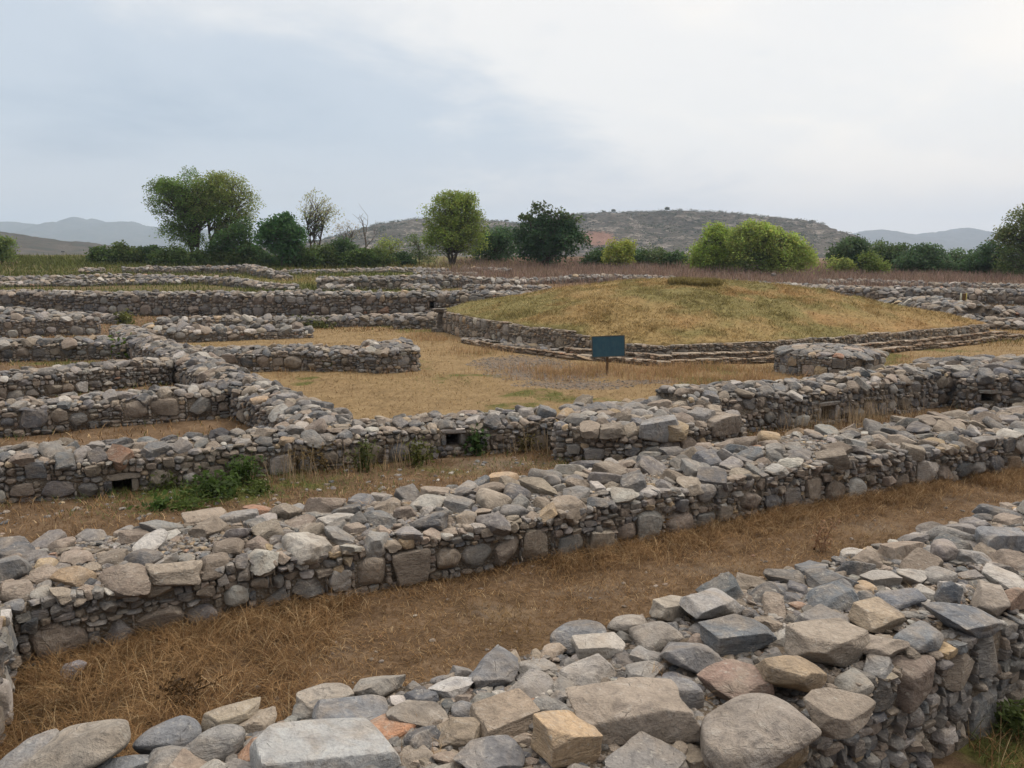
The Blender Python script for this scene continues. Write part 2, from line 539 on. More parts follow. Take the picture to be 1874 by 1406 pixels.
KINDS = ('rough', 'block', 'round', 'slab')
PROTO = {}
for _lv in (1, 2, 3):
    for _k in KINDS:
        PROTO[_lv, _k] = np.array([rock_shape(ICO[_lv][0], 100 + 37 * s, _k) for s in range(14)])

SLATE, GREY, WARM, TAN, RUST, PALE = (0.125, 0.13, 0.138), (0.20, 0.193, 0.185), (0.255, 0.212, 0.17), (0.36, 0.27, 0.17), (0.33, 0.19, 0.125), (0.38, 0.36, 0.33)


def stone_cols(n, rng, warm=0.0):
    pal = np.array([SLATE, GREY, WARM, TAN, RUST, PALE])
    pr = np.array([0.27, 0.32, 0.28, 0.022, 0.0035, 0.105])
    pr = pr * np.array([1 - warm, 1, 1 + warm, 1 + warm, 1, 1]); pr /= pr.sum()
    c = pal[rng.choice(6, n, p=pr)] * rng.uniform(0.72, 1.28, (n, 1)) * rng.uniform(0.975, 1.025, (n, 3))
    return np.concatenate([c, rng.random((n, 1))], 1)


def rot_z(a):
    a = np.asarray(a); c, s, o, l = np.cos(a), np.sin(a), np.zeros_like(a), np.ones_like(a)
    return np.stack([np.stack([c, -s, o], -1), np.stack([s, c, o], -1), np.stack([o, o, l], -1)], -2)


def rot_x(a):
    a = np.asarray(a); c, s, o, l = np.cos(a), np.sin(a), np.zeros_like(a), np.ones_like(a)
    return np.stack([np.stack([l, o, o], -1), np.stack([o, c, -s], -1), np.stack([o, s, c], -1)], -2)


def rot_y(a):
    a = np.asarray(a); c, s, o, l = np.cos(a), np.sin(a), np.zeros_like(a), np.ones_like(a)
    return np.stack([np.stack([c, o, s], -1), np.stack([o, l, o], -1), np.stack([-s, o, c], -1)], -2)


class Stones:
    """stones waiting to be written into meshes: position, basis, half sizes, colour, detail level, kind"""
    def __init__(s): s.rows = []
    def add(s, pos, R, half, col, level, kind): s.rows.append((pos, R, half, col, level, kind))
    def arrays(s, rng, rows=None):
        bag = Bag(); groups = {}
        for row in (s.rows if rows is None else rows): groups.setdefault((row[4], row[5]), []).append(row)
        for (lv, kd), rs in groups.items():
            n = len(rs); T = ICO[lv][1]; nv = len(ICO[lv][0])
            Pr = PROTO[lv, kd][rng.integers(0, 14, n)]
            sg = rng.choice([-1.0, 1.0], (n, 3)); sg[:, 2] = sg[:, 0] * sg[:, 1]
            V = Pr * sg[:, None, :] * np.array([r[2] for r in rs])[:, None, :]
            V = np.einsum('nij,nvj->nvi', np.array([r[1] for r in rs]), V) + np.array([r[0] for r in rs])[:, None, :]
            TT = (T[None] + (np.arange(n) * nv)[:, None, None]).reshape(-1, 3)
            C = np.repeat(np.array([r[3] for r in rs]), nv, axis=0)
            bag.add(V.reshape(-1, 3), TT, C)
        return bag


def pack_face(L, H, rng, big, course, cell, holes=(), Hf=None):
    """diaper masonry: large stones first, then thin courses of small ones in what is left"""
    nu, nv = max(2, int(L / cell)), max(2, int(H / cell))
    occ = np.zeros((nv, nu), bool)
    if Hf is not None:
        hh = Hf((np.arange(nu) + 0.5) * cell)
        for j in range(nu): occ[int(max(0, hh[j] / cell)):, j] = True
    for (u0, u1, v0, v1) in holes: occ[max(0, int(v0 / cell)):int(v1 / cell) + 1, max(0, int(u0 / cell)):int(u1 / cell) + 1] = True
    out = []
    ph_ = int(rng.integers(1, 9999))
    rows = max(1, int(round(H / (big[1] * 0.9))))
    for r_ in range(rows):
        u = rng.uniform(0, big[0])
        while u < L:
            su = rng.uniform(*big); sv = min(su * rng.uniform(0.6, 1.0), H * 0.62)
            vc = np.clip((r_ + 0.5) * H / rows + rng.normal(0, H * 0.07), sv / 2, max(sv / 2, H - sv / 2))
            i0, i1 = int((vc - sv / 2) / cell), int((vc + sv / 2) / cell); j0, j1 = int(u / cell), int((u + su) / cell)
            if j1 < nu and i1 <= nv and not occ[max(0, i0):i1, j0:j1].any() and vnoise(np.array(u * .9), np.array(r_ * .7), ph_) < .78:
                occ[max(0, i0):i1, j0:j1] = True
                out.append((u + su / 2, vc, su, sv, True))
            u += su + abs(rng.normal(0.12, 0.25)) * big[0] * 1.2
    for _ in range(int(L * H / (big[0] ** 2) * 5)):     # middling stones
        su = rng.uniform(0.42, 0.85) * big[0]; sv = su * rng.uniform(0.5, 1.05)
        u = rng.uniform(su / 2, max(su / 2 + .01, L - su / 2)); vc = rng.uniform(sv / 2, max(sv / 2 + .01, H - sv / 2))
        i0, i1 = int((vc - sv / 2) / cell), int((vc + sv / 2) / cell); j0, j1 = int((u - su / 2) / cell), int((u + su / 2) / cell)
        if j1 < nu and i1 <= nv and not occ[max(0, i0):i1, j0:j1].any():
            occ[max(0, i0):i1, j0:j1] = True; out.append((u, vc, su, sv, True))
    j0 = 0
    while j0 < nu:
        j1 = min(nu, j0 + int(rng.uniform(1.5, 4.0) * big[0] / cell) + 1)
        v = -course * rng.uniform(0, .6)
        while v < H:
            cv = course * rng.uniform(0.55, 1.6); i = int(np.clip((v + cv / 2) / cell, 0, nv - 1)); row = occ[i]; j = j0
            while j < j1:
                if row[j]: j += 1; continue
                k = j
                while k < j1 and not row[k]: k += 1
                a, e = j * cell, k * cell
                while a < e - cell * 0.5:
                    w = min(e - a, course * rng.uniform(0.9, 3.0))
                    if e - a - w < course * 0.6: w = e - a
                    if w > course * 0.3: out.append((a + w / 2, v + cv / 2 + rng.normal(0, .08) * course, w, cv, False))
                    a += w
                j = k
            v += cv
        j0 = j1
    return out


def darts(Lu, Lw, rng, radii, cell, tries, ok=None, pre=()):
    """stones scattered without overlap on a Lu x Lw sheet, big ones first"""
    nu, nw = int(Lu / cell) + 1, int(Lw / cell) + 1
    occ = np.zeros((nu, nw), bool)
    def disc(u, w, ru, rw):
        i0, i1 = max(0, int((u - ru) / cell)), min(nu, int((u + ru) / cell) + 1)
        j0, j1 = max(0, int((w - rw) / cell)), min(nw, int((w + rw) / cell) + 1)
        if i1 <= i0 or j1 <= j0: return None
        ii = ((np.arange(i0, i1) + 0.5) * cell - u) / ru; jj = ((np.arange(j0, j1) + 0.5) * cell - w) / rw
        return slice(i0, i1), slice(j0, j1), (ii[:, None] ** 2 + jj[None] ** 2) < 1
    for (u, w, ru, rw) in pre:
        d = disc(u, w, ru, rw)
        if d: occ[d[0], d[1]] |= d[2]
    out = []
    for (r0, r1), nt in zip(radii, tries):
        U = rng.uniform(0, Lu, nt); W = rng.uniform(0, Lw, nt); R = rng.uniform(r0, r1, nt)
        for u, w, r in zip(U, W, R):
            if ok is not None and not ok(u, w): continue
            k = 0.86
            d = disc(u, w, r * k, r * k)
            if d is None or (occ[d[0], d[1]] & d[2]).any(): continue
            occ[d[0], d[1]] |= d[2]
            out.append((u, w, r))
    return out


class Line:
    """a front line on the ground, left to right as one faces the wall; w runs away from the viewer"""
    def __init__(s, pts):
        s.p = np.array(pts, float)
        d = np.diff(s.p, axis=0); s.l = np.linalg.norm(d, axis=1)
        s.u = np.concatenate([[0], np.cumsum(s.l)]); s.L = s.u[-1]
        t = d / s.l[:, None]; n = np.stack([-t[:, 1], t[:, 0]], 1)
        nn = np.vstack([n[:1], (n[:-1] + n[1:]) / 2, n[-1:]]); nn /= np.linalg.norm(nn, axis=1)[:, None]
        s.n = nn
    def at(s, u, w):
        u = np.asarray(u, float)
        x = np.interp(u, s.u, s.p[:, 0]); y = np.interp(u, s.u, s.p[:, 1])
        nx = np.interp(u, s.u, s.n[:, 0]); ny = np.interp(u, s.u, s.n[:, 1])
        k = np.hypot(nx, ny); nx, ny = nx / k, ny / k
        return x + nx * w, y + ny * w, nx, ny


def wall(name, label, pts, H, T, cat='stone wall', dome=0.12, lod=None, big=(0.2, 0.42), course=0.075, ends='LR', holes=(), cap_r=None,
         seed=1, warm=0.0, group=None, pre=(), split_caps=0, split_faces=0, gravel=False, zb=None, cap_flat=1.0, parent=None, names=('stone_face', 'capping', 'wall_core'), lintels=True, bare=0.0, wander=0.10, bed=-0.05, stone_k=(1, 1, 1)):
    """a dry-laid rubble wall: earth core, faced front and ends, domed rubble capping"""
    rng = np.random.default_rng(seed)
    ln = Line(pts); L = ln.L
    dist = np.min(np.linalg.norm(ln.p, axis=1))
    if lod is None: lod = 3 if dist < 7 else 2 if dist < 21 else 1
    Hb = (lambda u: np.interp(u, ln.u, H)) if isinstance(H, (list, tuple)) else (lambda u: np.full(np.shape(u), float(H)))
    Hf = lambda u: Hb(u) + wander * (vnoise(np.asarray(u) * .7 / max(1, dist / 22), np.zeros(np.shape(u)), seed + 3) - .5)
    Hm = (max(H) if isinstance(H, (list, tuple)) else H) + wander * .5
    gz = (lambda x, y: ground_z(x, y)) if zb is None else (lambda x, y: np.full(np.shape(x), float(zb)))
    mx, my, _, _ = ln.at(L / 2, T / 2)
    root = parent if parent is not None else thing(name, label, cat, (float(mx), float(my), float(gz(mx, my))), group)
    if parent is None: root['kind'] = 'thing'
    # core
    core = Bag(); inset = -0.02 if dist < 24 else -0.03
    cuts = [0.0]
    for (a, b_, v0, v1) in sorted(holes): cuts += [a, b_]
    cuts.append(L)
    NW = 6
    def prism(us, w0, w1, vlo, vhi, top):
        rows = []
        for u in us:
            ws = np.linspace(w0, w1, NW)
            x, y, _, _ = ln.at(np.full(NW, u), ws)
            g = float(gz(*ln.at(u, 0.0)[:2]))
            hb = float(Hf(u))
            zt = g + (hb + dome * (1 - ((ws - T / 2) / (T / 2)) ** 2) + bed + (vnoise(x * 3, y * 3, seed) - 0.5) * 0.05 if top else np.full(NW, vhi))
            zl = g + np.full(NW, vlo)
            rows.append(np.concatenate([np.stack([x, y, zt], 1), np.stack([x, y, zl], 1)[::-1]]))
        n = 2 * NW; V = np.concatenate(rows); Tt = []
        for i in range(len(us) - 1):
            for k in range(n):
                a = i * n + k; b2 = i * n + (k + 1) % n
                Tt += [(a, b2 + n, b2), (a, a + n, b2 + n)]
        for e, sgn in ((0, 1), (len(us) - 1, -1)):
            o = e * n
            for k in range(1, n - 1):
                Tt.append((o, o + k, o + k + 1) if sgn == 1 else (o, o + k + 1, o + k))
        core.add(V, Tt)
    for i in range(len(cuts) - 1):
        a, b_ = cuts[i], cuts[i + 1]
        if i == 0: a += abs(inset)
        if i == len(cuts) - 2: b_ -= abs(inset)
        us = np.linspace(a, b_, max(2, int((b_ - a) / (0.35 if dist < 30 else 1.2)) + 1))
        if i % 2 == 0: prism(us, inset, T - inset, -0.25, 0, True)
        else:
            _, _, v0, v1 = sorted(holes)[(i - 1) // 2]
            dp = min(T * 0.7, 0.75)
            prism(us, dp, T - inset, -0.25, 0, True)
            if v0 > 0.02: prism(us, inset, dp, -0.25, v0, False)
            prism(us, inset, dp, v1, 0, True)
    core.build(names[2], M_EARTH, root)
    # facing
    S = Stones(); big_rows = []
    def face(Lf, mapf, holes_=(), Hfun=None):
        rects = pack_face(Lf, Hm, rng, big, course, 0.02 if course < 0.1 else 0.04, holes_, Hfun)
        cols = stone_cols(len(rects), rng, min(.9, (0.3 if dist < 10 else 0.5) + warm))
        cols[:, :3] *= np.array(stone_k)
        for (u, v, su, sv, isb), c in zip(rects, cols):
            (x, y, g, nx, ny) = mapf(u)
            dep = rng.uniform(0.08, 0.13) * (1 if isb else 0.8) * (1 if course < 0.1 else 1.5)
            outw = dep * rng.uniform(0.22, 0.4) if isb else dep * rng.uniform(0.08, 0.34)
            tx, ty = ny, -nx
            a = rng.normal(0, 0.10 if isb else 0.05)
            t = np.array([tx, ty, 0.0]); o = np.array([-nx, -ny, 0.0]); up = np.array([0, 0, 1.0])
            t2 = t * cos(a) + up * sin(a); up2 = up * cos(a) - t * sin(a)
            y2 = np.cross(up2, t2)
            R = np.stack([t2, y2, up2], 1)
            pos = np.array([x, y, g + v]) + o * (outw - dep * 0.35)
            row = (pos, R, (su / 2 * 1.05, dep, sv / 2 * 1.07), c, lod if isb else max(1, lod - 1), ('block', 'slab', 'round', 'rough')[rng.choice(4, p=[.18, .22, .27, .33])] if isb else ('slab', 'block')[rng.integers(2)])
            if isb and split_faces and 0.0 < v: big_rows.append(row)
            else: S.rows.append(row)
    def mfront(u):
        x, y, nx, ny = ln.at(u, 0.0)
        return float(x), float(y), float(gz(x, y)), float(nx), float(ny)
    hl = []
    for (a, b_, v0, v1) in holes:
        m_ = 0.10 if lintels else 0.03
        hl.append((a - m_, b_ + m_, v0 - 0.02, v1 + (0.09 if lintels else 0.03)))
    face(L, mfront, hl, Hf)
    for e in ends:
        ue = 0.0 if e == 'L' else L
        sg = -1 if e == 'L' else 1
        i0 = 0 if e == 'L' else -1
        tdir = (ln.p[1] - ln.p[0]) / ln.l[0] if e == 'L' else (ln.p[-1] - ln.p[-2]) / ln.l[-1]
        def mend(w, ue=ue, sg=sg, tdir=tdir):
            x, y, _, _ = ln.at(ue, w if sg > 0 else T - w)
            g = float(gz(*ln.at(ue, 0.0)[:2]))
            return float(x), float(y), g, -sg * float(tdir[0]), -sg * float(tdir[1])
        he = float(Hf(ue))
        face(T, mend, (), lambda u, he=he: np.full(np.shape(u), he))
    # holes: jamb and lintel stones of their own
    if lintels:
        for (a, b_, v0, v1) in holes:
            for (uc, vc, hu, hv, nm) in ((a - 0.05, (v0 + v1) / 2, 0.055, (v1 - v0) / 2 + 0.01, 'jamb'), (b_ + 0.05, (v0 + v1) / 2, 0.055, (v1 - v0) / 2 + 0.01, 'jamb'),
                                         ((a + b_) / 2, v1 + 0.05, (b_ - a) / 2 + 0.13, 0.05, 'lintel')):
                x, y, g, nx, ny = mfront(uc)
                R = np.stack([[ny, -nx, 0], [nx, ny, 0], [0, 0, 1]], 1)
                s1 = Stones(); s1.add(np.array([x + nx * 0.06, y + ny * 0.06, g + vc]), R, (hu, 0.12, hv), stone_cols(1, rng, .3)[0], max(2, lod), 'block')
                s1.arrays(rng).build(nm, M_STONE, root)
    # capping
    caps = []
    if cap_r is None: cap_r = [(0.11, 0.18), (0.065, 0.11), (0.04, 0.065)] if dist < 24 else [(0.18, 0.28), (0.1, 0.16)]
    area = L * T
    tries = [int(area * 90), int(area * 260), int(area * 500)][:len(cap_r)]
    okf = None
    if bare: okf = lambda u, w: vnoise(np.array(u * 1.3), np.array(w * 1.7), seed + 7) < 1 - bare or w < .3
    D = darts(L, T, rng, cap_r, 0.03 if dist < 24 else 0.06, tries, okf, pre)
    cols = stone_cols(len(D), rng, warm)
    sl = dome * 4 / T
    for (u, w, r), c in zip(D, cols):
        x, y, nx, ny = ln.at(u, w)
        g = float(gz(*ln.at(u, 0.0)[:2]))
        q = (w - T / 2) / (T / 2)
        yaw = rng.uniform(0, pi)
        hx, hy, hz = r * rng.uniform(0.95, 1.25), r * rng.uniform(0.75, 1.0), r * rng.uniform(0.38, 0.68) * cap_flat
        B = np.stack([[ny, -nx, 0], [nx, ny, 0], [0, 0, 1]], 1)
        tilt = math.atan(-sl * q / 1.0) * 0.8 + rng.normal(0, 0.2)
        R = B @ rot_x(tilt) @ rot_y(rng.normal(0, 0.22)) @ rot_z(yaw)
        z = g + float(Hf(u)) + dome * (1 - q * q) + hz * 0.05 - 0.03
        lv = lod if r > 0.09 else max(1, lod - 1)
        if dist > 30: lv = 1
        caps.append((np.array([float(x), float(y), z]), R, (hx, hy, hz), c, lv, KINDS[rng.choice(4, p=[.55, .15, .1, .2])], r))
    if gravel:
        n = int(area * 420)
        u = rng.uniform(0, L, n); w = rng.uniform(0.05, T - 0.05, n); cg = stone_cols(n, rng, 0.3)
        x, y, nx, ny = ln.at(u, w); gg = gz(*ln.at(u, 0.0)[:2]); q = (w - T / 2) / (T / 2)
        zz = gg + Hf(u) + dome * (1 - q * q) + bed + .004
        rr = rng.uniform(0.012, 0.04, n); RR = rot_z(rng.uniform(0, 6.28, n)) @ rot_x(rng.normal(0, .4, n))
        for i in range(n): S.rows.append((np.array([x[i], y[i], zz[i]]), RR[i], (rr[i] * 1.2, rr[i], rr[i] * 0.6), cg[i], 1, 'rough'))
    def in_view(row):
        p = row[0]; d = p[1] * cos(PITCH) - (p[2] - CAM_Z) * sin(PITCH)
        if d < 0.5: return 0
        ux = p[0] / d * F_PX; uy = -(p[1] * sin(PITCH) + (p[2] - CAM_Z) * cos(PITCH)) / d * F_PX
        if abs(ux) > 930 or abs(uy) > 700: return 0
        return row[2][0] / d
    def split(rows, k, nm):
        rows = sorted(rows, key=lambda r: -in_view(r))
        for r_ in rows[:k]:
            if in_view(r_) == 0: S.rows.append(r_[:6]); continue
            s1 = Stones(); s1.rows.append(r_[:6]); s1.arrays(rng).build(nm, M_STONE, root)
        return rows[k:]
    if split_faces: S.rows += split(big_rows, split_faces, 'face_stone')
    rest = split(caps, split_caps, 'capstone') if split_caps else caps
    S.arrays(rng).build(names[0], M_STONE, root)
    s2 = Stones(); s2.rows = [r_[:6] for r_ in rest]
    if s2.rows:
        o = s2.arrays(rng).build(names[1], M_STONE, root)
        if split_caps: o['kind'] = 'stuff'
    return root


# ------------------------------------------------------------------ ground
def zone_weights(x, y):
    """cover of the ground: R yellow short grass, G bare gravel, B green growth"""
    W3x, W3y = [-8, -3, 1, 4.4, 12, 22], [10.8, 12.6, 13.9, 15.2, 19.2, 24]
    front = np.interp(x, W3x, W3y)
    yel = sstep(-0.1, 0.5, y - front) * sstep(46, 38, y)
    lx = np.interp(y, [12, 16, 26, 31, 40], [-3.3, -4.9, -12.4, -15, -14])
    yel = yel * sstep(-0.3, 0.3, x - lx)
    gr = np.zeros_like(x)
    for (px, py, rx, ry) in ((955, 666, 1.7, 2.2), (1000, 684, 1.8, 1.4), (1050, 704, 1.6, .8), (1185, 700, 1.0, .45)):
        cx, cy_ = P(px, py)
        gr = np.maximum(gr, np.exp(-(((x - cx) / rx) ** 2 + ((y - cy_) / ry) ** 2)) * 1.05)
    for (px, py, rx, ry) in ((1300, 1045, .8, .35), (1090, 1085, .9, .35), (1600, 965, .9, .4), (900, 1125, .7, .3), (1760, 915, .8, .4), (620, 1190, .5, .25)):
        cx, cy_ = P(px, py)
        gr = np.maximum(gr, .62 * np.exp(-(((x - cx) / rx) ** 2 + ((y - cy_) / ry) ** 2)))
    gn = np.zeros_like(x)
    for (px, py, rx, ry, k) in ((380, 900, 1.5, .8, .8), (560, 885, 1.5, .7, .55), (250, 935, .8, .4, .45), (930, 850, 1.4, .5, .5), (800, 860, 1.5, .5, .5), (820, 695, 1.0, 1.0, .5), (880, 645, .9, 1.0, .5), (1840, 1385, .5, .6, .8), (120, 665, 3, 1.2, .6), (480, 590, 2.5, 1.5, .5)):
        cx, cy_ = P(px, py)
        gn = np.maximum(gn, k * np.exp(-(((x - cx) / rx) ** 2 + ((y - cy_) / ry) ** 2)))
    court = .62 * sstep(.50, .66, fbm(x * .33 + 4, y * .33, 83, 4, .55)) * yel
    gn = np.maximum(gn, court)
    far = sstep(44, 56, y) * sstep(12, -10, x) * (0.55 + 0.5 * (fbm(x * .08, y * .08, 3) - .5))
    gn = np.maximum(gn, far)
    gp = np.exp(-(((x - P(900, 850)[0]) / 1.4) ** 2 + ((y - P(900, 850)[1]) / .7) ** 2)) * .6
    gr = np.maximum(gr, gp)
    return yel, gr, gn


def axis(lo_f, hi_f, step, far):
    a = list(np.arange(lo_f, hi_f, step)); d = step
    while a[-1] < far: d *= 1.12; a.append(a[-1] + d)
    d = step; b = []
    p = lo_f
    while p > -far: d *= 1.12; p -= d; b.append(p)
    return np.array(b[::-1] + a)


def build_ground():
    xs = axis(-16, 22, 0.16, 5200)
    a = list(np.arange(2.0, 30, 0.16)); d = 0.16
    while a[-1] < 5000: d *= 1.045; a.append(a[-1] + d)
    ys = np.array([-60, -20, -8, -2, 1] + a)
    X, Y = np.meshgrid(xs, ys)
    Z = ground_z(X, Y)
    n, m = X.shape
    i = np.arange(n - 1)[:, None] * m + np.arange(m - 1)[None]
    T = np.concatenate([np.stack([i, i + 1, i + m + 1], -1).reshape(-1, 3), np.stack([i, i + m + 1, i + m], -1).reshape(-1, 3)])
    r, g, b = zone_weights(X, Y)
    C = np.stack([r, g, b], -1).reshape(-1, 3)
    o = mesh('ground', np.stack([X, Y, Z], -1), T, M_GROUND, None, C)
    tag(o, kind='structure')


build_ground()

# ------------------------------------------------------------------ hills and mountains
def ridge(name, prof, D, depth, mat, rough, seed, nx=260, ny=70, front=0.75):
    """a heightfield whose crest, seen from the site, follows the given skyline"""
    prof = np.array(prof, float)
    px = np.linspace(prof[0, 0], prof[-1, 0], nx)
    top = CAM_Z + (470 - np.interp(px, prof[:, 0], prof[:, 1])) * D / F_PX
    xs = (px - 937) / F_PX * D
    s = np.linspace(-1, 1, ny)
    X, S = np.meshgrid(xs, s)
    Y = D + S * depth
    sh = np.where(S < 0, 1 - np.abs(S) ** 1.25, 1 - S ** 2)
    base = 2.5
    amp = (top - base)[None]
    nz = fbm(X * 6 / depth, Y * 6 / depth, seed, 5, 0.55) - 0.5
    rg = np.abs(fbm(X * 14 / depth, Y * 9 / depth, seed + 40, 3) - 0.5)
    crest = np.exp(-(S / 0.12) ** 2)
    Z = base + amp * sh * (1 + (nz * rough - rg * rough * 0.8) * (1 - crest)) + crest * (vnoise(X * 40 / depth, Y * 0, seed) - .5) * rough * 0.06 * amp - 3 * (np.abs(S) > 0.99)
    n, m = X.shape
    i = np.arange(n - 1)[:, None] * m + np.arange(m - 1)[None]
    T = np.concatenate([np.stack([i, i + 1, i + m + 1], -1).reshape(-1, 3), np.stack([i, i + m + 1, i + m], -1).reshape(-1, 3)])
    o = mesh(name, np.stack([X, Y, Z], -1), T, mat)
    tag(o, kind='structure')
    return X, Y, Z


D_HILL = 900
HX, HY, HZ = ridge('rocky_hill', [(380, 468), (440, 460), (540, 448), (600, 440), (640, 428), (700, 412), (760, 404), (830, 402), (900, 406), (950, 411), (1000, 404), (1050, 396), (1120, 392), (1220, 388),
                       (1300, 391), (1400, 400), (1450, 404), (1468, 409), (1476, 422), (1490, 437), (1515, 450), (1560, 464), (1600, 472)], D_HILL, 220,
      mat_hill('rocky_hillside', True, ((1088 - 937) / F_PX * 760, 760, 20, 20, 90, 9)), 0.5, 11, 420, 160)
ridge('dark_hill', [(-140, 420), (-60, 418), (0, 428), (20, 433), (50, 441), (75, 445), (100, 441), (130, 448), (165, 457), (200, 466), (240, 473)], 640, 220, mat_hill('scrub_hillside', False), 0.35, 23, 160, 70)
ridge('distant_mountains', [(-260, 425), (-120, 400), (0, 410), (40, 407), (70, 412), (95, 420), (130, 406), (152, 399), (190, 410), (245, 407), (270, 415), (330, 418), (420, 424), (520, 436), (640, 445), (800, 462)], 4300, 900,
      mat_hill('mountain_scrub', False), 0.35, 31, 300, 50)
ridge('distant_range', [(1380, 466), (1480, 445), (1540, 433), (1570, 425), (1600, 421), (1640, 427), (1680, 434), (1720, 424), (1755, 418), (1800, 427), (1850, 429), (1900, 430), (1990, 440), (2140, 436)], 4300, 900,
      mat_hill('range_scrub', False), 0.35, 37, 240, 50)

# ------------------------------------------------------------------ the near walls
W1_FRONT = [(-3.6, 1.85), (-1.2, 2.58), (0.76, 3.66), (1.60, 4.23), (2.09, 4.51), (3.04, 5.07), (3.61, 5.43), (5.12, 6.34), (6.9, 7.26)]
W1_TOP = 0.80
W1 = Line(W1_FRONT)

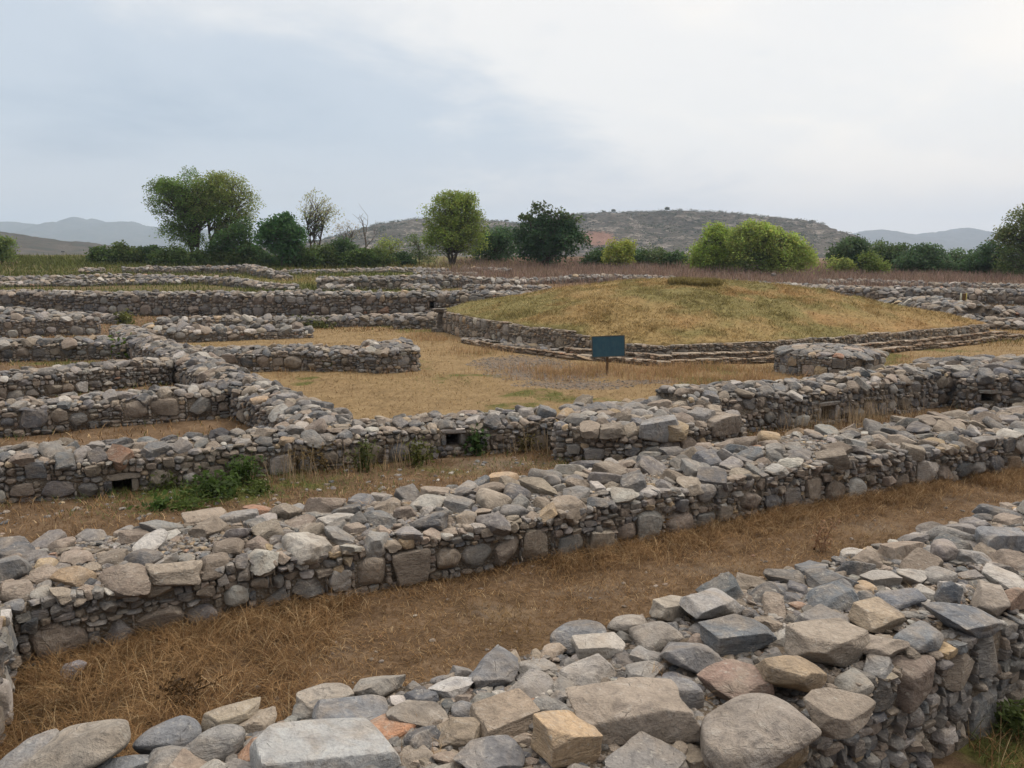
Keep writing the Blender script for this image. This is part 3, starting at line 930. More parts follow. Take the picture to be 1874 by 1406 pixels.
# loose rocks lying on the nearest wall, where the photograph shows them:
# photo x, y, width, height, kind, colour, label
ROCKS = [
 (1037, 1344, 123, 112, 'block', (0.46, 0.34, 0.22), 'tan square-cut stone block at the front of the nearest wall'),
 (922, 1300, 122, 86, 'block', (0.36, 0.29, 0.22), 'brownish squared block with a flat top, behind the tan square-cut block'),
 (1155, 1288, 226, 84, 'slab', (0.30, 0.255, 0.21), 'longest flat-topped boulder on the nearest wall, right of the tan block'),
 (1375, 1338, 205, 140, 'round', (0.28, 0.25, 0.22), 'largest rounded grey-brown boulder at the front edge of the nearest wall'),
 (1175, 1378, 170, 90, 'rough', (0.22, 0.21, 0.20), 'grey boulder cut by the bottom of the picture beside the tan block'),
 (1453, 1223, 130, 112, 'rough', (0.40, 0.31, 0.21), 'tan angular rock tilted on the nearest wall above the largest rounded boulder'),
 (1348, 1152, 112, 78, 'block', (0.15, 0.165, 0.18), 'dark slate-blue squared slab with pale streaks on the nearest wall'),
 (1601, 1120, 102, 60, 'block', (0.37, 0.30, 0.22), 'light tan squared block toward the right on the nearest wall'),
 (1342, 1240, 122, 72, 'rough', (0.27, 0.19, 0.155), 'rust-topped grey stone just left of the tan tilted rock'),
 (1094, 1175, 98, 42, 'slab', (0.41, 0.38, 0.34), 'pale layered flat slab at the back of the nearest wall'),
 (1508, 1130, 108, 74, 'rough', (0.22, 0.21, 0.20), 'grey angular stone left of the light tan squared block'),
 (1686, 1156, 90, 58, 'round', (0.175, 0.19, 0.205), 'smooth rounded blue-grey stone near the right front edge of the nearest wall'),
 (1762, 1122, 120, 66, 'rough', (0.15, 0.16, 0.175), 'dark blue-grey wedge above the smooth rounded stone'),
 (1510, 1172, 165, 78, 'slab', (0.32, 0.275, 0.225), 'long warm-grey layered rock behind the tan tilted rock'),
 (1268, 1185, 130, 62, 'rough', (0.18, 0.18, 0.185), 'rough dark grey stone in front of the slate-blue slab'),
 (1242, 1256, 80, 74, 'round', (0.21, 0.21, 0.215), 'upright rounded grey stone left of the rust-topped stone'),
 (1082, 1225, 112, 66, 'rough', (0.35, 0.33, 0.305), 'pale cracked stone below the layered flat slab'),
 (1178, 1218, 72, 52, 'rough', (0.25, 0.24, 0.225), 'small grey stone right of the pale cracked stone'),
 (1200, 1152, 92, 66, 'round', (0.26, 0.24, 0.215), 'brownish rounded stone right of the pale layered slab'),
 (1150, 1133, 74, 42, 'round', (0.29, 0.265, 0.235), 'small warm-grey stone on the back edge above the layered slab'),
 (1306, 1098, 122, 54, 'rough', (0.33, 0.32, 0.31), 'broad pale grey stone with a white streak on the back edge'),
 (1230, 1098, 84, 28, 'slab', (0.40, 0.36, 0.30), 'thin pale tan stone on the back edge left of the white-streaked stone'),
 (1057, 1153, 102, 48, 'round', (0.19, 0.205, 0.225), 'blue-grey stone on the back edge left of the small warm-grey one'),
 (1516, 1085, 104, 52, 'rough', (0.14, 0.155, 0.17), 'dark slate stone just behind the grey angular stone'),
 (1518, 1055, 86, 38, 'rough', (0.13, 0.14, 0.15), 'darkest stone on the back edge beside the hollow in the wall top'),
 (1581, 1068, 54, 34, 'round', (0.40, 0.30, 0.20), 'small tan rounded stone behind the light tan squared block'),
 (1648, 1087, 78, 44, 'round', (0.17, 0.18, 0.20), 'blue-grey stone right of the light tan squared block'),
 (1737, 1078, 50, 58, 'rough', (0.13, 0.145, 0.165), 'narrow upright dark slate stone toward the right end'),
 (1814, 1088, 90, 58, 'rough', (0.31, 0.27, 0.23), 'warm-grey stone near the right edge of the picture'),
 (1850, 1082, 54, 52, 'rough', (0.35, 0.24, 0.18), 'pinkish stone at the right edge of the picture'),
 (1721, 1046, 62, 42, 'round', (0.28, 0.265, 0.245), 'light grey stone behind the narrow upright slate stone'),
 (1668, 1045, 66, 42, 'rough', (0.36, 0.34, 0.31), 'pale stone in the middle of the wall top behind the blue-grey one'),
 (1611, 1050, 64, 42, 'rough', (0.33, 0.31, 0.285), 'pale grey stone left of its twin behind the tan rounded stone'),
 (1651, 996, 84, 40, 'slab', (0.30, 0.24, 0.19), 'flat brown stone on the back edge at the upper right'),
 (1726, 1003, 50, 52, 'round', (0.28, 0.25, 0.235), 'egg-shaped grey stone right of the flat brown stone'),
 (1780, 1010, 70, 46, 'rough', (0.27, 0.265, 0.26), 'jagged grey stone below the big bluish slab at the right'),
 (1837, 978, 104, 44, 'slab', (0.21, 0.22, 0.235), 'big bluish slab at the far right end of the wall top'),
 (1606, 1172, 96, 66, 'rough', (0.28, 0.24, 0.20), 'brownish stone left of the smooth blue-grey stone'),
 (1533, 1288, 118, 96, 'rough', (0.24, 0.205, 0.17), 'rough brown stone on the front edge right of the largest rounded boulder'),
 (982, 1211, 74, 54, 'rough', (0.25, 0.24, 0.225), 'grey stone left of the pale cracked stone'),
 (976, 1250, 100, 50, 'rough', (0.29, 0.275, 0.26), 'light grey stone behind the brownish flat-topped block'),
 (592, 1366, 250, 84, 'slab', (0.36, 0.37, 0.37), 'big long pale blue slab at the bottom of the picture'),
 (706, 1318, 104, 62, 'round', (0.46, 0.25, 0.15), 'orange stone behind the long pale blue slab'),
 (486, 1366, 120, 84, 'rough', (0.44, 0.27, 0.18), 'pitted orange-pink stone at the left end of the pale blue slab'),
 (694, 1246, 100, 68, 'rough', (0.25, 0.235, 0.21), 'grey-brown peaked stone on the back edge left of centre'),
 (642, 1297, 132, 78, 'rough', (0.165, 0.18, 0.20), 'dark blue-grey boulder behind the orange stone'),
 (760, 1297, 112, 78, 'rough', (0.25, 0.225, 0.195), 'brownish angular stone right of the dark blue-grey boulder'),
 (828, 1246, 84, 54, 'rough', (0.42, 0.41, 0.40), 'white-topped stone on the back edge left of centre'),
 (905, 1218, 108, 54, 'rough', (0.20, 0.205, 0.215), 'grey wedge on the back edge right of the white-topped stone'),
 (424, 1299, 104, 64, 'slab', (0.32, 0.275, 0.21), 'tan-grey flat stone standing on the back edge toward the left'),
 (505, 1337, 112, 58, 'rough', (0.215, 0.21, 0.205), 'grey ridged stone behind the pitted orange-pink stone'),
 (306, 1333, 112, 62, 'round', (0.19, 0.20, 0.215), 'smooth blue-grey hump on the back edge at the left'),
 (396, 1350, 100, 92, 'round', (0.24, 0.235, 0.225), 'big light grey boulder right of the smooth hump'),
 (135, 1372, 190, 64, 'round', (0.27, 0.245, 0.21), 'broad warm-grey boulder at the bottom left'),
 (311, 1386, 124, 80, 'rough', (0.225, 0.225, 0.22), 'grey boulder in front of the smooth hump at the bottom'),
 (755, 1380, 88, 64, 'rough', (0.27, 0.235, 0.195), 'brown stone wedged at the right end of the pale blue slab'),
 (893, 1376, 122, 74, 'rough', (0.165, 0.165, 0.17), 'dark grey boulder left of the tan square-cut block'),
 (843, 1333, 94, 70, 'rough', (0.33, 0.27, 0.20), 'tan-brown stone left of the brownish flat-topped block'),
 (592, 1268, 92, 54, 'block', (0.32, 0.29, 0.25), 'tan-sided flat stone on the back edge behind the dark blue-grey boulder'),
 (848, 1287, 48, 42, 'round', (0.22, 0.225, 0.235), 'small smooth grey stone left of the flat-topped block'),
 (40, 1390, 150, 60, 'rough', (0.22, 0.22, 0.22), 'grey boulder in the bottom left corner of the picture'),
 (215, 1395, 110, 44, 'rough', (0.19, 0.20, 0.21), 'low slate stone at the bottom between two boulders on the left'),
]


def rock_place(row):
    px, py, wp, hp, kind, col, label = row
    z = W1_TOP + 0.16
    for _ in range(3):
        x, y = P(px, py, z)
        dep = y * cos(PITCH) + (CAM_Z - z) * sin(PITCH)
        va = math.atan2(CAM_Z - z, math.hypot(x, y))
        w = wp / F_PX * dep
        d = w * (0.78 if kind != 'slab' else 0.6)
        h = max((hp / F_PX * dep - d * sin(va)) / cos(va), w * 0.36)
        h = min(h, w * 0.95)
        z = W1_TOP + h * 0.5 - 0.015 + 0.03
    return x, y, z, w, d, h


rockpos = [rock_place(r) for r in ROCKS]


def project_u(line, x, y):
    best = None
    for i in range(len(line.l)):
        a, b = line.p[i], line.p[i + 1]
        t = np.dot(np.array([x, y]) - a, b - a) / line.l[i] ** 2
        t = min(1, max(0, t)); q = a + t * (b - a); d = np.hypot(*(np.array([x, y]) - q))
        if best is None or d < best[0]: best = (d, line.u[i] + t * line.l[i])
    return best[1], best[0]


pre = []
for (x, y, z, w, d, h) in rockpos:
    u, q = project_u(W1, x, y)
    pre.append((u, q, w * 0.5, d * 0.5))

wall('stone_wall', 'nearest rubble wall in the foreground, thick, with large loose boulders along its top', W1_FRONT, W1_TOP + .02, 1.40, dome=0.03, lod=3,
     big=(0.22, 0.46), course=0.065, ends='', seed=3, cap_r=[(0.13, 0.2), (0.08, 0.12), (0.045, 0.075)], pre=pre, split_caps=90, split_faces=60, gravel=True, bed=-.035, wander=.05)

rr = np.random.default_rng(77)
for k, (row, (x, y, z, w, d, h)) in enumerate(zip(ROCKS, rockpos)):
    kind, col, label = row[4:]
    V = rock_shape(ICO[5 if w > 0.22 else 4][0], 900 + k, kind)
    yaw = 0.45 + rr.normal(0, 0.18)
    R = rot_z(yaw) @ rot_x(rr.normal(0, 0.09)) @ rot_y(rr.normal(0, 0.09))
    V = (V * np.array([w / 2 * 1.04, d / 2, h / 2])) @ R.T + np.array([x, y, z])
    V[:, 2] -= max(0.0, V[:, 2].min() - (W1_TOP - 0.035))
    c = np.array([*col, rr.random()])
    nm = 'stone_block' if kind == 'block' else 'stone_slab' if kind == 'slab' else 'loose_stone'
    o = mesh(nm, V, ICO[5 if w > 0.22 else 4][1], M_STONE, None, np.tile(c, (len(V), 1)), True, (x, y, z - h / 2))
    tag(o, label, 'stone', 'loose stones lying on the nearest wall')

W2_FRONT = [(-6.2, 5.0), (-4.39, 6.02), (-3.63, 6.50), (-2.5, 7.15), (-1.06, 7.85), (0.38, 8.50), (2.2, 9.5), (4.28, 10.58), (8.2, 12.3), (13.5, 14.8)]
wall('stone_wall', 'long rubble wall running right across the picture behind the dry grass strip', W2_FRONT, [.57, .57, .57, .56, .54, .54, .54, .56, .6, .6], 1.5, dome=0.06, lod=3,
     big=(0.22, 0.46), course=0.06, ends='', seed=5, cap_r=[(0.14, 0.24), (0.08, 0.14), (0.045, 0.08)], split_caps=100, split_faces=60, gravel=True, warm=0.4, bare=0.27, bed=-.045)
wall('stone_wall', 'short cross wall at the left edge joining the two nearest walls', [(-2.95, 3.2), (-3.42, 4.6), (-4.1, 5.95)], 0.66, 1.5, dome=0.05, lod=3, big=(0.22, 0.4), ends='', seed=7)

# ------------------------------------------------------------------ walls of the rooms round the court
def fr(*pix): return [P(*q) for q in pix]


def hole_at(line_pts, px, py0, py1, wpx):
    """an opening in a face, from its photo place: u range along the line and heights"""
    ln = Line(line_pts); best = None
    for u in np.linspace(0, ln.L, 800):
        x, y, _, _ = ln.at(u, 0)
        d = abs(x / (y * cos(PITCH) + CAM_Z * sin(PITCH) * 0.9) * F_PX + 937 - px)
        if best is None or d < best[0]: best = (d, u, float(x), float(y))
    _, u, x, y = best
    def hz(py): r = ray(px, py); return CAM_Z + r[2] * y / r[1]
    hw = wpx / F_PX * y / 2
    return (u - hw, u + hw, max(0.0, hz(py1)), hz(py0))


W3A = [(-9.5, 9.6), (-7.17, 10.55), (-5.99, 11.03), (-3.33, 12.36), (-0.83, 13.40), (0.72, 13.75)]
wall('stone_wall', 'front wall of the court, its left stretch with two small square drain openings', W3A, .53, .95, dome=0.10, lod=2, seed=11, ends='R',
     holes=[hole_at(W3A, 220, 876, 898, 34), hole_at(W3A, 828, 792, 814, 28)], cap_r=[(0.11, 0.19), (0.07, 0.11), (0.04, 0.065)], warm=0.1)
W3B = [(0.74, 12.95), (1.9, 12.65), (3.0, 13.1), (4.15, 13.75)]
blk = wall('stone_wall', 'broad projecting block of the court wall with a huge grey boulder in its face', W3B, [.56, .55, .52, .50], 2.2, dome=0.08, lod=2, seed=12, ends='LR', cap_r=[(0.15, 0.24), (0.09, 0.14), (0.05, 0.08)], warm=0.15)
ro = np.random.default_rng(5)
for (px, py, wp, hp, c, lab) in ((1205, 787, 96, 44, (.25, .25, .25), 'huge grey face boulder'), (1322, 779, 68, 40, (.29, .25, .21), 'squared warm-grey corner boulder')):
    u0, u1, v0, v1 = hole_at(W3B, px, py - hp / 2, py + hp / 2, wp); w = u1 - u0; h = v1 - v0
    x, y, nx, ny = [float(q) for q in Line(W3B).at((u0 + u1) / 2, .06)]
    V = rock_shape(ICO[4][0], 1500 + px, 'slab') * np.array([w / 2, .22, h / 2]) @ rot_z(math.atan2(-nx, ny)).T + np.array([x, y, (v0 + v1) / 2])
    o = mesh('face_stone', V, ICO[4][1], M_STONE, blk, np.tile(np.array([*c, ro.random()]), (len(V), 1)))
    o['label'] = lab
W3C = [(3.3, 14.45), (4.48, 14.96), (7.15, 16.25), (10.15, 17.9)]
wall('stone_wall', 'front wall of the court, its middle right stretch with one low drain opening', W3C, .72, 1.1, dome=0.13, lod=2, seed=13, ends='', holes=[hole_at(W3C, 1515, 742, 768, 34)],
     cap_r=[(0.11, 0.19), (0.07, 0.11), (0.04, 0.065)])
W3D = [(10.1, 17.3), (12.5, 17.2), (17, 18.2)]
wall('stone_wall', 'thick right end of the court wall turning a corner at the picture edge', W3D, .78, 2.6, dome=0.14, lod=2, seed=14, ends='L', holes=[hole_at(W3D, 1808, 722, 736, 26)], cap_r=[(0.16, 0.24), (0.09, 0.14), (0.05, 0.08)])
wall('stone_wall', 'diagonal rubble wall climbing left from the court wall past the rooms', [(-15.6, 30.6), (-12.98, 26.67), (-9.3, 21.5), (-6.15, 16.9), (-4.9, 15.2), (-3.45, 12.95)], [.62, .62, .60, .58, .55, .5], .98, dome=0.12, lod=2, seed=15, ends='',
     cap_r=[(0.13, 0.21), (0.08, 0.12), (0.05, 0.08)])
wall('stone_wall', 'low room wall nearest on the left, meeting the diagonal wall', [(-12, 13.3), (-9.78, 14.65), (-6.1, 16.75)], .54, .8, dome=0.10, lod=2, seed=16, ends='', big=(.28, .55))
wall('stone_wall', 'second room wall on the left, behind the nearest one', [(-14.5, 17.2), (-12.09, 18.31), (-9.2, 21.1)], .54, .8, dome=0.10, lod=2, seed=17, ends='', big=(.2, .4))
wall('stone_wall', 'third room wall on the left, with a leafy bush at its right end', [(-20, 24.7), (-16.81, 25.68), (-12.9, 26.5)], .52, .9, dome=0.12, lod=1, seed=18, ends='', big=(.25, .6))
wall('stone_wall', 'fourth room wall on the left, tall and dark faced', [(-26, 31.0), (-21.6, 32.9), (-18.3, 34.9)], .72, .9, dome=0.15, lod=1, seed=19, ends='R', big=(.3, .5))
wall('stone_wall', 'crumbling low wall on the left in front of the long tall wall', [(-33, 40.6), (-26, 41), (-20.3, 40.3)], [.6, .56, .2], 1.0, dome=0.15, lod=1, seed=20, ends='R', big=(.3, .5))
W10 = [(-38, 48.2), (-30, 47.2), (-22.8, 46.3), (-13.7, 45.3), (-4.6, 45.2), (2.5, 43.6)]
wall('stone_wall', 'long tall wall across the left with one small dark window', W10, 1.24, 1.1, dome=0.14, lod=1, seed=21, ends='', big=(.4, .75), course=.13, holes=[hole_at(W10, 791, 551, 564, 9)])
wall('stone_wall', 'free-standing wall in the court running toward a square pier', [(-9.6, 22.9), (-8.24, 23.2), (-4.55, 23.35)], .56, 1.1, dome=0.15, lod=2, seed=22, ends='', big=(.3, .55))
wall('stone_pier', 'square stone pier ending the free-standing wall in the court', [(-4.5, 23.0), (-3.4, 22.95), (-2.78, 23.35)], .62, 1.6, cat='pier', dome=0.2, lod=2, seed=23, ends='LR', big=(.3, .5))
wall('stone_wall', 'low wall stub behind the free-standing wall, tapering at its right end', [(-14.6, 31.0), (-12.96, 31.6), (-9.6, 33.0), (-8.5, 33.4)], [.42, .42, .36, .2], 1.1, dome=0.18, lod=1, seed=24, ends='LR', big=(.3, .5))
wall('stone_wall', 'thin low wall with a tiny drain behind the low wall stub', [(-17, 37.6), (-11.05, 38.2), (-5.7, 39.1)], .34, 1.0, dome=0.14, lod=1, seed=25, ends='LR', big=(.25, .45))
wall('stone_wall', 'short squared wall end just left of the mound corner', [(-5.55, 37.3), (-3.7, 37.3)], .5, 1.3, dome=0.16, lod=1, seed=26, ends='LR', big=(.25, .45))

# ------------------------------------------------------------------ the drum-shaped platform in the court
def ring_platform():
    cx, cy_, Rr = 9.4, 23.25, 1.53
    th = np.linspace(0, 2 * pi, 33)[::-1] + 0.3
    # front line runs so that its left-hand normal points to the centre
    a = np.linspace(pi, 3 * pi, 11)
    pts = [(cx + Rr * cos(t), cy_ + Rr * 0.93 * sin(t)) for t in a]
    rng = np.random.default_rng(41)
    root = thing('stone_platform', 'round stone platform with a shallow domed top standing alone in the court', 'platform', (cx, cy_, 0))
    V = []; T = []
    n = 40; rings = [(0.97, -0.2), (0.97, .56), (0.9, .60), (0.6, .70), (0.3, .745)]
    for (k, z) in rings:
        for i in range(n):
            t = 2 * pi * i / n
            V.append((cx + Rr * k * cos(t), cy_ + Rr * .93 * k * sin(t), z))
    for r_ in range(len(rings) - 1):
        for i in range(n):
            p = r_ * n + i; q = r_ * n + (i + 1) % n
            T += [(p, q, q + n), (p, q + n, p + n)]
    V.append((cx, cy_, .755)); o = (len(rings) - 1) * n
    for i in range(n): T.append((o + i, o + (i + 1) % n, len(V) - 1))
    mesh('wall_core', V, T, M_EARTH, root)
    ln = Line(pts); S = Stones()
    rects = pack_face(ln.L, .6, rng, (.26, .42), .06, .02)
    cols = stone_cols(len(rects), rng, .2)
    for (u, v, su, sv, isb), c in zip(rects, cols):
        x, y, nx, ny = ln.at(u, 0.0)
        R = np.stack([[ny, -nx, 0], [nx, ny, 0], [0, 0, 1]], 1)
        S.add(np.array([float(x) + nx * .03, float(y) + ny * .03, v]), R, (su / 2 * 1.04, .09 if isb else .07, sv / 2 * 1.05), c, 2, 'block' if isb else 'slab')
    S.arrays(rng).build('stone_face', M_STONE, root)
    S = Stones()
    D = darts(2 * Rr, 2 * Rr, rng, [(.19, .29), (.11, .17), (.06, .1)], .03, [900, 2500, 3500], lambda u, w: math.hypot(u - Rr, w - Rr) < Rr * .95)
    cols = stone_cols(len(D), rng, -.2)
    for (u, w, r), c in zip(D, cols):
        dx, dy = u - Rr, (w - Rr) * .93; q = math.hypot(dx, dy) / Rr
        z = .60 + .17 * (1 - q ** 2.2)
        ang = math.atan2(dy, dx)
        R = rot_z(ang) @ rot_y(.3 * q) @ rot_z(rng.uniform(0, 6.28))
        S.add(np.array([cx + dx, cy_ + dy, z]), R, (r * 1.15, r * .9, .075), c, 2, KINDS[rng.choice(4, p=[.5, .2, .1, .2])])
    S.arrays(rng).build('domed_capping', M_STONE, root)


ring_platform()

# ------------------------------------------------------------------ the grass mound on its stepped platform
MB = [(-3.25, 36.0), (-1.2, 31.6), (0.6, 28.9), (2.1, 27.4), (3.0, 26.7), (4.75, 25.3), (8.6, 26.2), (14, 29.2), (19.9, 32.9)]
MB_H = [.98, .92, .86, .84, .55, .56, .60, .60, .62]
MC = (8.0, 36.5)
MTOP = 2.3
root_mound = thing('grass_mound', 'broad grass-covered mound rising from a stone platform with steps', 'mound', (MC[0], MC[1], 0))
_back = [(17.5, 42), (12, 49), (4, 50), (-1.5, 45)]
MPOLY = np.array(MB + _back)


def mound_edge(th):
    """distance from the mound's centre to its edge, and the height there, per direction"""
    c = np.array(MC); v = MPOLY - c
    a = np.arctan2(v[:, 1], v[:, 0]); r = np.hypot(v[:, 0], v[:, 1]); h = np.array(MB_H + [.6] * len(_back))
    o = np.argsort(a); a, v, h = a[o], v[o], h[o]
    th = (np.asarray(th) + pi) % (2 * pi) - pi
    i = np.searchsorted(a, th) % len(a); j = i - 1
    p, q = v[j], v[i]; d = np.stack([np.cos(th), np.sin(th)], -1); e = q - p
    den = d[..., 0] * e[..., 1] - d[..., 1] * e[..., 0]
    R = (p[..., 0] * e[..., 1] - p[..., 1] * e[..., 0]) / den
    s = (p[..., 0] * d[..., 1] - p[..., 1] * d[..., 0]) / den
    return R, h[j] * (1 - s) + h[i] * s


def mound_z(x, y):
    dx, dy = x - MC[0], y - MC[1]; th = np.arctan2(dy, dx)
    R, h = mound_edge(th); q = np.clip(np.hypot(dx, dy) / R, 0, 1.2)
    f = 1 - np.clip(q, 0, 1) ** 1.75
    z = h + .03 + (MTOP - h) * f
    z = z + (fbm(x * .45, y * .45, 61, 4, .6) - .5) * .42 * np.clip(f * 3, 0, 1) + (vnoise(x * 2.2, y * 2.2, 63) - .5) * .08
    return z, q


def mound_cols(x, y, rng=None):
    g = fbm(x * .32 + 3, y * .25 - 8, 71, 4, .6); f = vnoise(x * 1.7, y * 1.7, 73)
    k = sstep(.42, .62, g + .2 * (f - .5) - .012 * (x - 6) + .10 * np.exp(-((x - 11) ** 2 / 12 + (y - 31.5) ** 2 / 5)) + .06 * np.exp(-((x + 0) ** 2 + (y - 36) ** 2) / 20))
    k = k[..., None]
    straw = np.array([.30, .215, .092]); ol = np.array([.205, .175, .066])
    c = straw * (1 - k) + ol * k
    r = sstep(.5, .75, fbm(x * .5, y * .5, 79, 3))[..., None] * (1 - k)
    return c * (1 - .5 * r) + np.array([.30, .165, .07]) * .5 * r


def edge_slabs(fp, H, nm, rng, wd):
    """a row of long thin slabs along the top edge of a step"""
    ln = Line(fp); S = Stones(); u = 0.0
    Hf = (lambda u: np.interp(u, ln.u, H)) if isinstance(H, list) else (lambda u: H)
    while u < ln.L:
        w = rng.uniform(.3, .8); x, y, nx, ny = [float(q) for q in ln.at(u + w / 2, wd / 2 - .04 + rng.normal(0, .012))]
        R = np.stack([[ny, -nx, 0], [nx, ny, 0], [0, 0, 1]], 1)
        c = np.array([*(np.array([.38, .32, .25]) * rng.uniform(.8, 1.15)), rng.random()])
        S.add(np.array([x, y, float(ground_z(x, y)) + float(Hf(u + w / 2)) - .012 + rng.normal(0, .008)]), R, (w / 2 * 1.02, wd / 2, rng.uniform(.025, .04)), c, 2, 'block')
        u += w
    S.arrays(rng).build(nm, M_STONE, root_mound)


def build_mound():
    n, m = 260, 90
    th = np.linspace(-pi, pi, n, endpoint=False); q = np.concatenate([np.linspace(0.01, 0.985, m - 2), [.997, 1.0]])
    R, h = mound_edge(th)
    X = MC[0] + np.cos(th)[:, None] * R[:, None] * q; Y = MC[1] + np.sin(th)[:, None] * R[:, None] * q
    Z, _ = mound_z(X, Y)
    Z[:, -1] -= .16
    V = np.stack([X, Y, Z], -1).reshape(-1, 3)
    i = np.arange(n)[:, None] * m + np.arange(m - 1)[None]; j = (np.arange(n)[:, None] + 1) % n * m + np.arange(m - 1)[None]
    T = np.concatenate([np.stack([i, i + 1, j + 1], -1).reshape(-1, 3), np.stack([i, j + 1, j], -1).reshape(-1, 3)])
    m_t = mat_tint('mound_turf', .95, 0, True, 5.0)
    mesh('turf', V, T, m_t, root_mound, mound_cols(V[:, 0], V[:, 1]) * .8)
    # platform wall
    wall('', '', MB, MB_H, .5, dome=0.02, lod=1, big=(.26, .48), course=.06, ends='R', seed=51, warm=.3, wander=0, stone_k=(1.15, 1.08, .98), parent=root_mound, names=('platform_wall', 'platform_coping', 'wall_core'), cap_r=[])
    # two long steps below the wall
    rng = np.random.default_rng(52)
    for k, (off, top, i0) in enumerate(((.42, .30, 2), (.86, .15, 1))):
        pts = np.array(MB[i0:]) if k else np.array(MB[3:])
        ln0 = Line(pts)
        fp = [tuple(np.array(ln0.p[i]) - ln0.n[i] * off) for i in range(len(ln0.p))]
        e = np.array(fp[-1]) - np.array(fp[-2]); e /= np.linalg.norm(e); fp[-1] = tuple(np.array(fp[-1]) + e * (.7 + .6 * k))
        wall('', '', fp, top, off + .1, dome=0.0, lod=1, big=(.35, .8), course=.05, ends='LR', seed=53 + k, warm=.8, wander=0, stone_k=(.8, .62, .45), parent=root_mound, names=('step', 'step_edging', 'step_core'),
             cap_r=[])
        edge_slabs(fp, top, 'step_edging', rng, .34)
    edge_slabs(MB, MB_H, 'platform_coping', rng, .3)
    # broken stair at the left wing
    fp = [(-2.0, 31.4), (-.9, 29.9), (.5, 28.2), (1.5, 27.3)]
    wall('', '', fp, [.2, .26, .28, .2], .6, dome=0.03, lod=1, big=(.3, .5), course=.09, ends='LR', seed=57, warm=.4, parent=root_mound, names=('stair', 'stair_edging', 'stair_core'), cap_r=[(.14, .2)], cap_flat=.3)


build_mound()

# ------------------------------------------------------------------ far walls on the rising ground (bottom line and top line as seen)
def far_wall(label, bot, top, T=1.2, seed=1, ends='LR', dome=.2, cat='stone wall', **k):
    pts = [G(*q) for q in bot]
    tp = np.array(top, float); H = []
    for (x, y), (bx, by) in zip(pts, bot):
        r = ray(bx, float(np.interp(bx, tp[:, 0], tp[:, 1])))
        H.append(max(.25, CAM_Z + r[2] * y / r[1] - float(ground_z(x, y)) - dome * .6 - .1))
    return wall('stone_wall', label, pts, H, T, cat=cat, dome=dome, lod=1, big=(.4, .75), course=.16, ends=ends, seed=seed, cap_r=[(.2, .34), (.13, .2)], **k)


far_wall('tall far wall behind the long wall, left of the mound', [(583, 533), (700, 531.5), (820, 528), (950, 524)], [(485, 501), (583, 506), (850, 505), (950, 511)], seed=101)
far_wall('dipping far wall on the left whose top slopes down to the right', [(240, 513.5), (413, 524), (500, 533), (536, 534)], [(240, 506), (413, 509), (500, 520), (538, 530)], seed=102)
far_wall('short far wall at the left edge below the green bank', [(-40, 516), (100, 515), (240, 511.5)], [(-40, 507), (105, 507), (240, 504)], seed=103)
far_wall('low far wall running from the left edge just above the long tall wall', [(-40, 527), (150, 525), (330, 521)], [(-40, 517), (150, 513), (330, 513)], seed=104)
far_wall('highest far wall on the left with a hump at its right end', [(225, 500), (330, 501), (420, 501), (450, 502), (478, 508), (515, 514)], [(225, 490), (400, 489), (450, 484), (466, 484), (480, 492), (515, 504)], seed=105)
far_wall('small rubble heap beside the green bank on the left', [(148, 501), (185, 501)], [(148, 496), (165, 493), (185, 495)], T=2, seed=106, cat='rubble heap')
far_wall('farthest thin wall in the middle below the bare tree', [(517, 504), (640, 500), (757, 498.5), (812, 500)], [(517, 499), (757, 490), (812, 493)], seed=107)
far_wall('thin wall in the middle just above the tall far wall', [(757, 506), (845, 507.5), (870, 508)], [(757, 501), (845, 500), (870, 503)], seed=108)
far_wall('small pale wall in the dry brush right of the round tree', [(845, 497), (890, 499), (922, 502)], [(845, 490), (890, 491), (922, 495)], seed=109)
far_wall('far wall passing behind the left shoulder of the mound', [(896, 521), (1000, 520), (1120, 517), (1235, 517)], [(896, 511), (1000, 509), (1087, 504), (1177, 502), (1235, 508)], seed=110)
far_wall('nearer wall piece behind the left shoulder of the mound', [(850, 534), (905, 538), (1010, 534)], [(850, 522), (905, 522), (1010, 528)], seed=111)
far_wall('low rubble hump left of the tall far wall foot', [(585, 533), (640, 535)], [(585, 527), (612, 526), (640, 531)], seed=112, cat='rubble heap')
far_wall('low rubble hump right of the tall far wall foot', [(735, 532), (770, 533), (808, 533)], [(735, 525), (770, 524), (808, 530)], seed=113, cat='rubble heap')
far_wall('long wall behind the right shoulder of the mound', [(1330, 526), (1427, 531), (1561, 547), (1650, 552)], [(1330, 515), (1427, 519), (1561, 525), (1650, 534)], seed=114, T=1.6)
far_wall('long level wall at the right behind the humped wall', [(1600, 549), (1774, 557), (1900, 562)], [(1600, 527), (1774, 530), (1900, 533)], seed=115, T=1.6)
far_wall('humped wall at the right with a rounded rubble top', [(1590, 568), (1667, 577), (1743, 588)], [(1590, 550), (1641, 543), (1721, 551), (1743, 560)], seed=116, T=2.4, dome=.4)
far_wall('wall running right from the humped wall to the picture edge', [(1752, 588), (1820, 587), (1910, 586)], [(1752, 560), (1820, 563), (1910, 566)], seed=117, T=1.4)
far_wall('lowest wall at the right edge beyond the mound corner', [(1760, 600), (1830, 604), (1910, 606)], [(1760, 590), (1830, 588), (1910, 588)], seed=118, T=1.2)
far_wall('thin far wall at the right below the dark trees', [(1705, 529), (1774, 530), (1900, 533)], [(1705, 523), (1774, 519), (1900, 523)], seed=119)
far_wall('broken line of rubble above the long wall at the right', [(1500, 521), (1580, 522), (1690, 526)], [(1500, 516), (1580, 515), (1690, 521)], seed=120)

# ------------------------------------------------------------------ trees and bushes
def at_depth(px, py, D):
    r = ray(px, py); t = D / r[1]
    return np.array([r[0] * t, D, CAM_Z + r[2] * t])


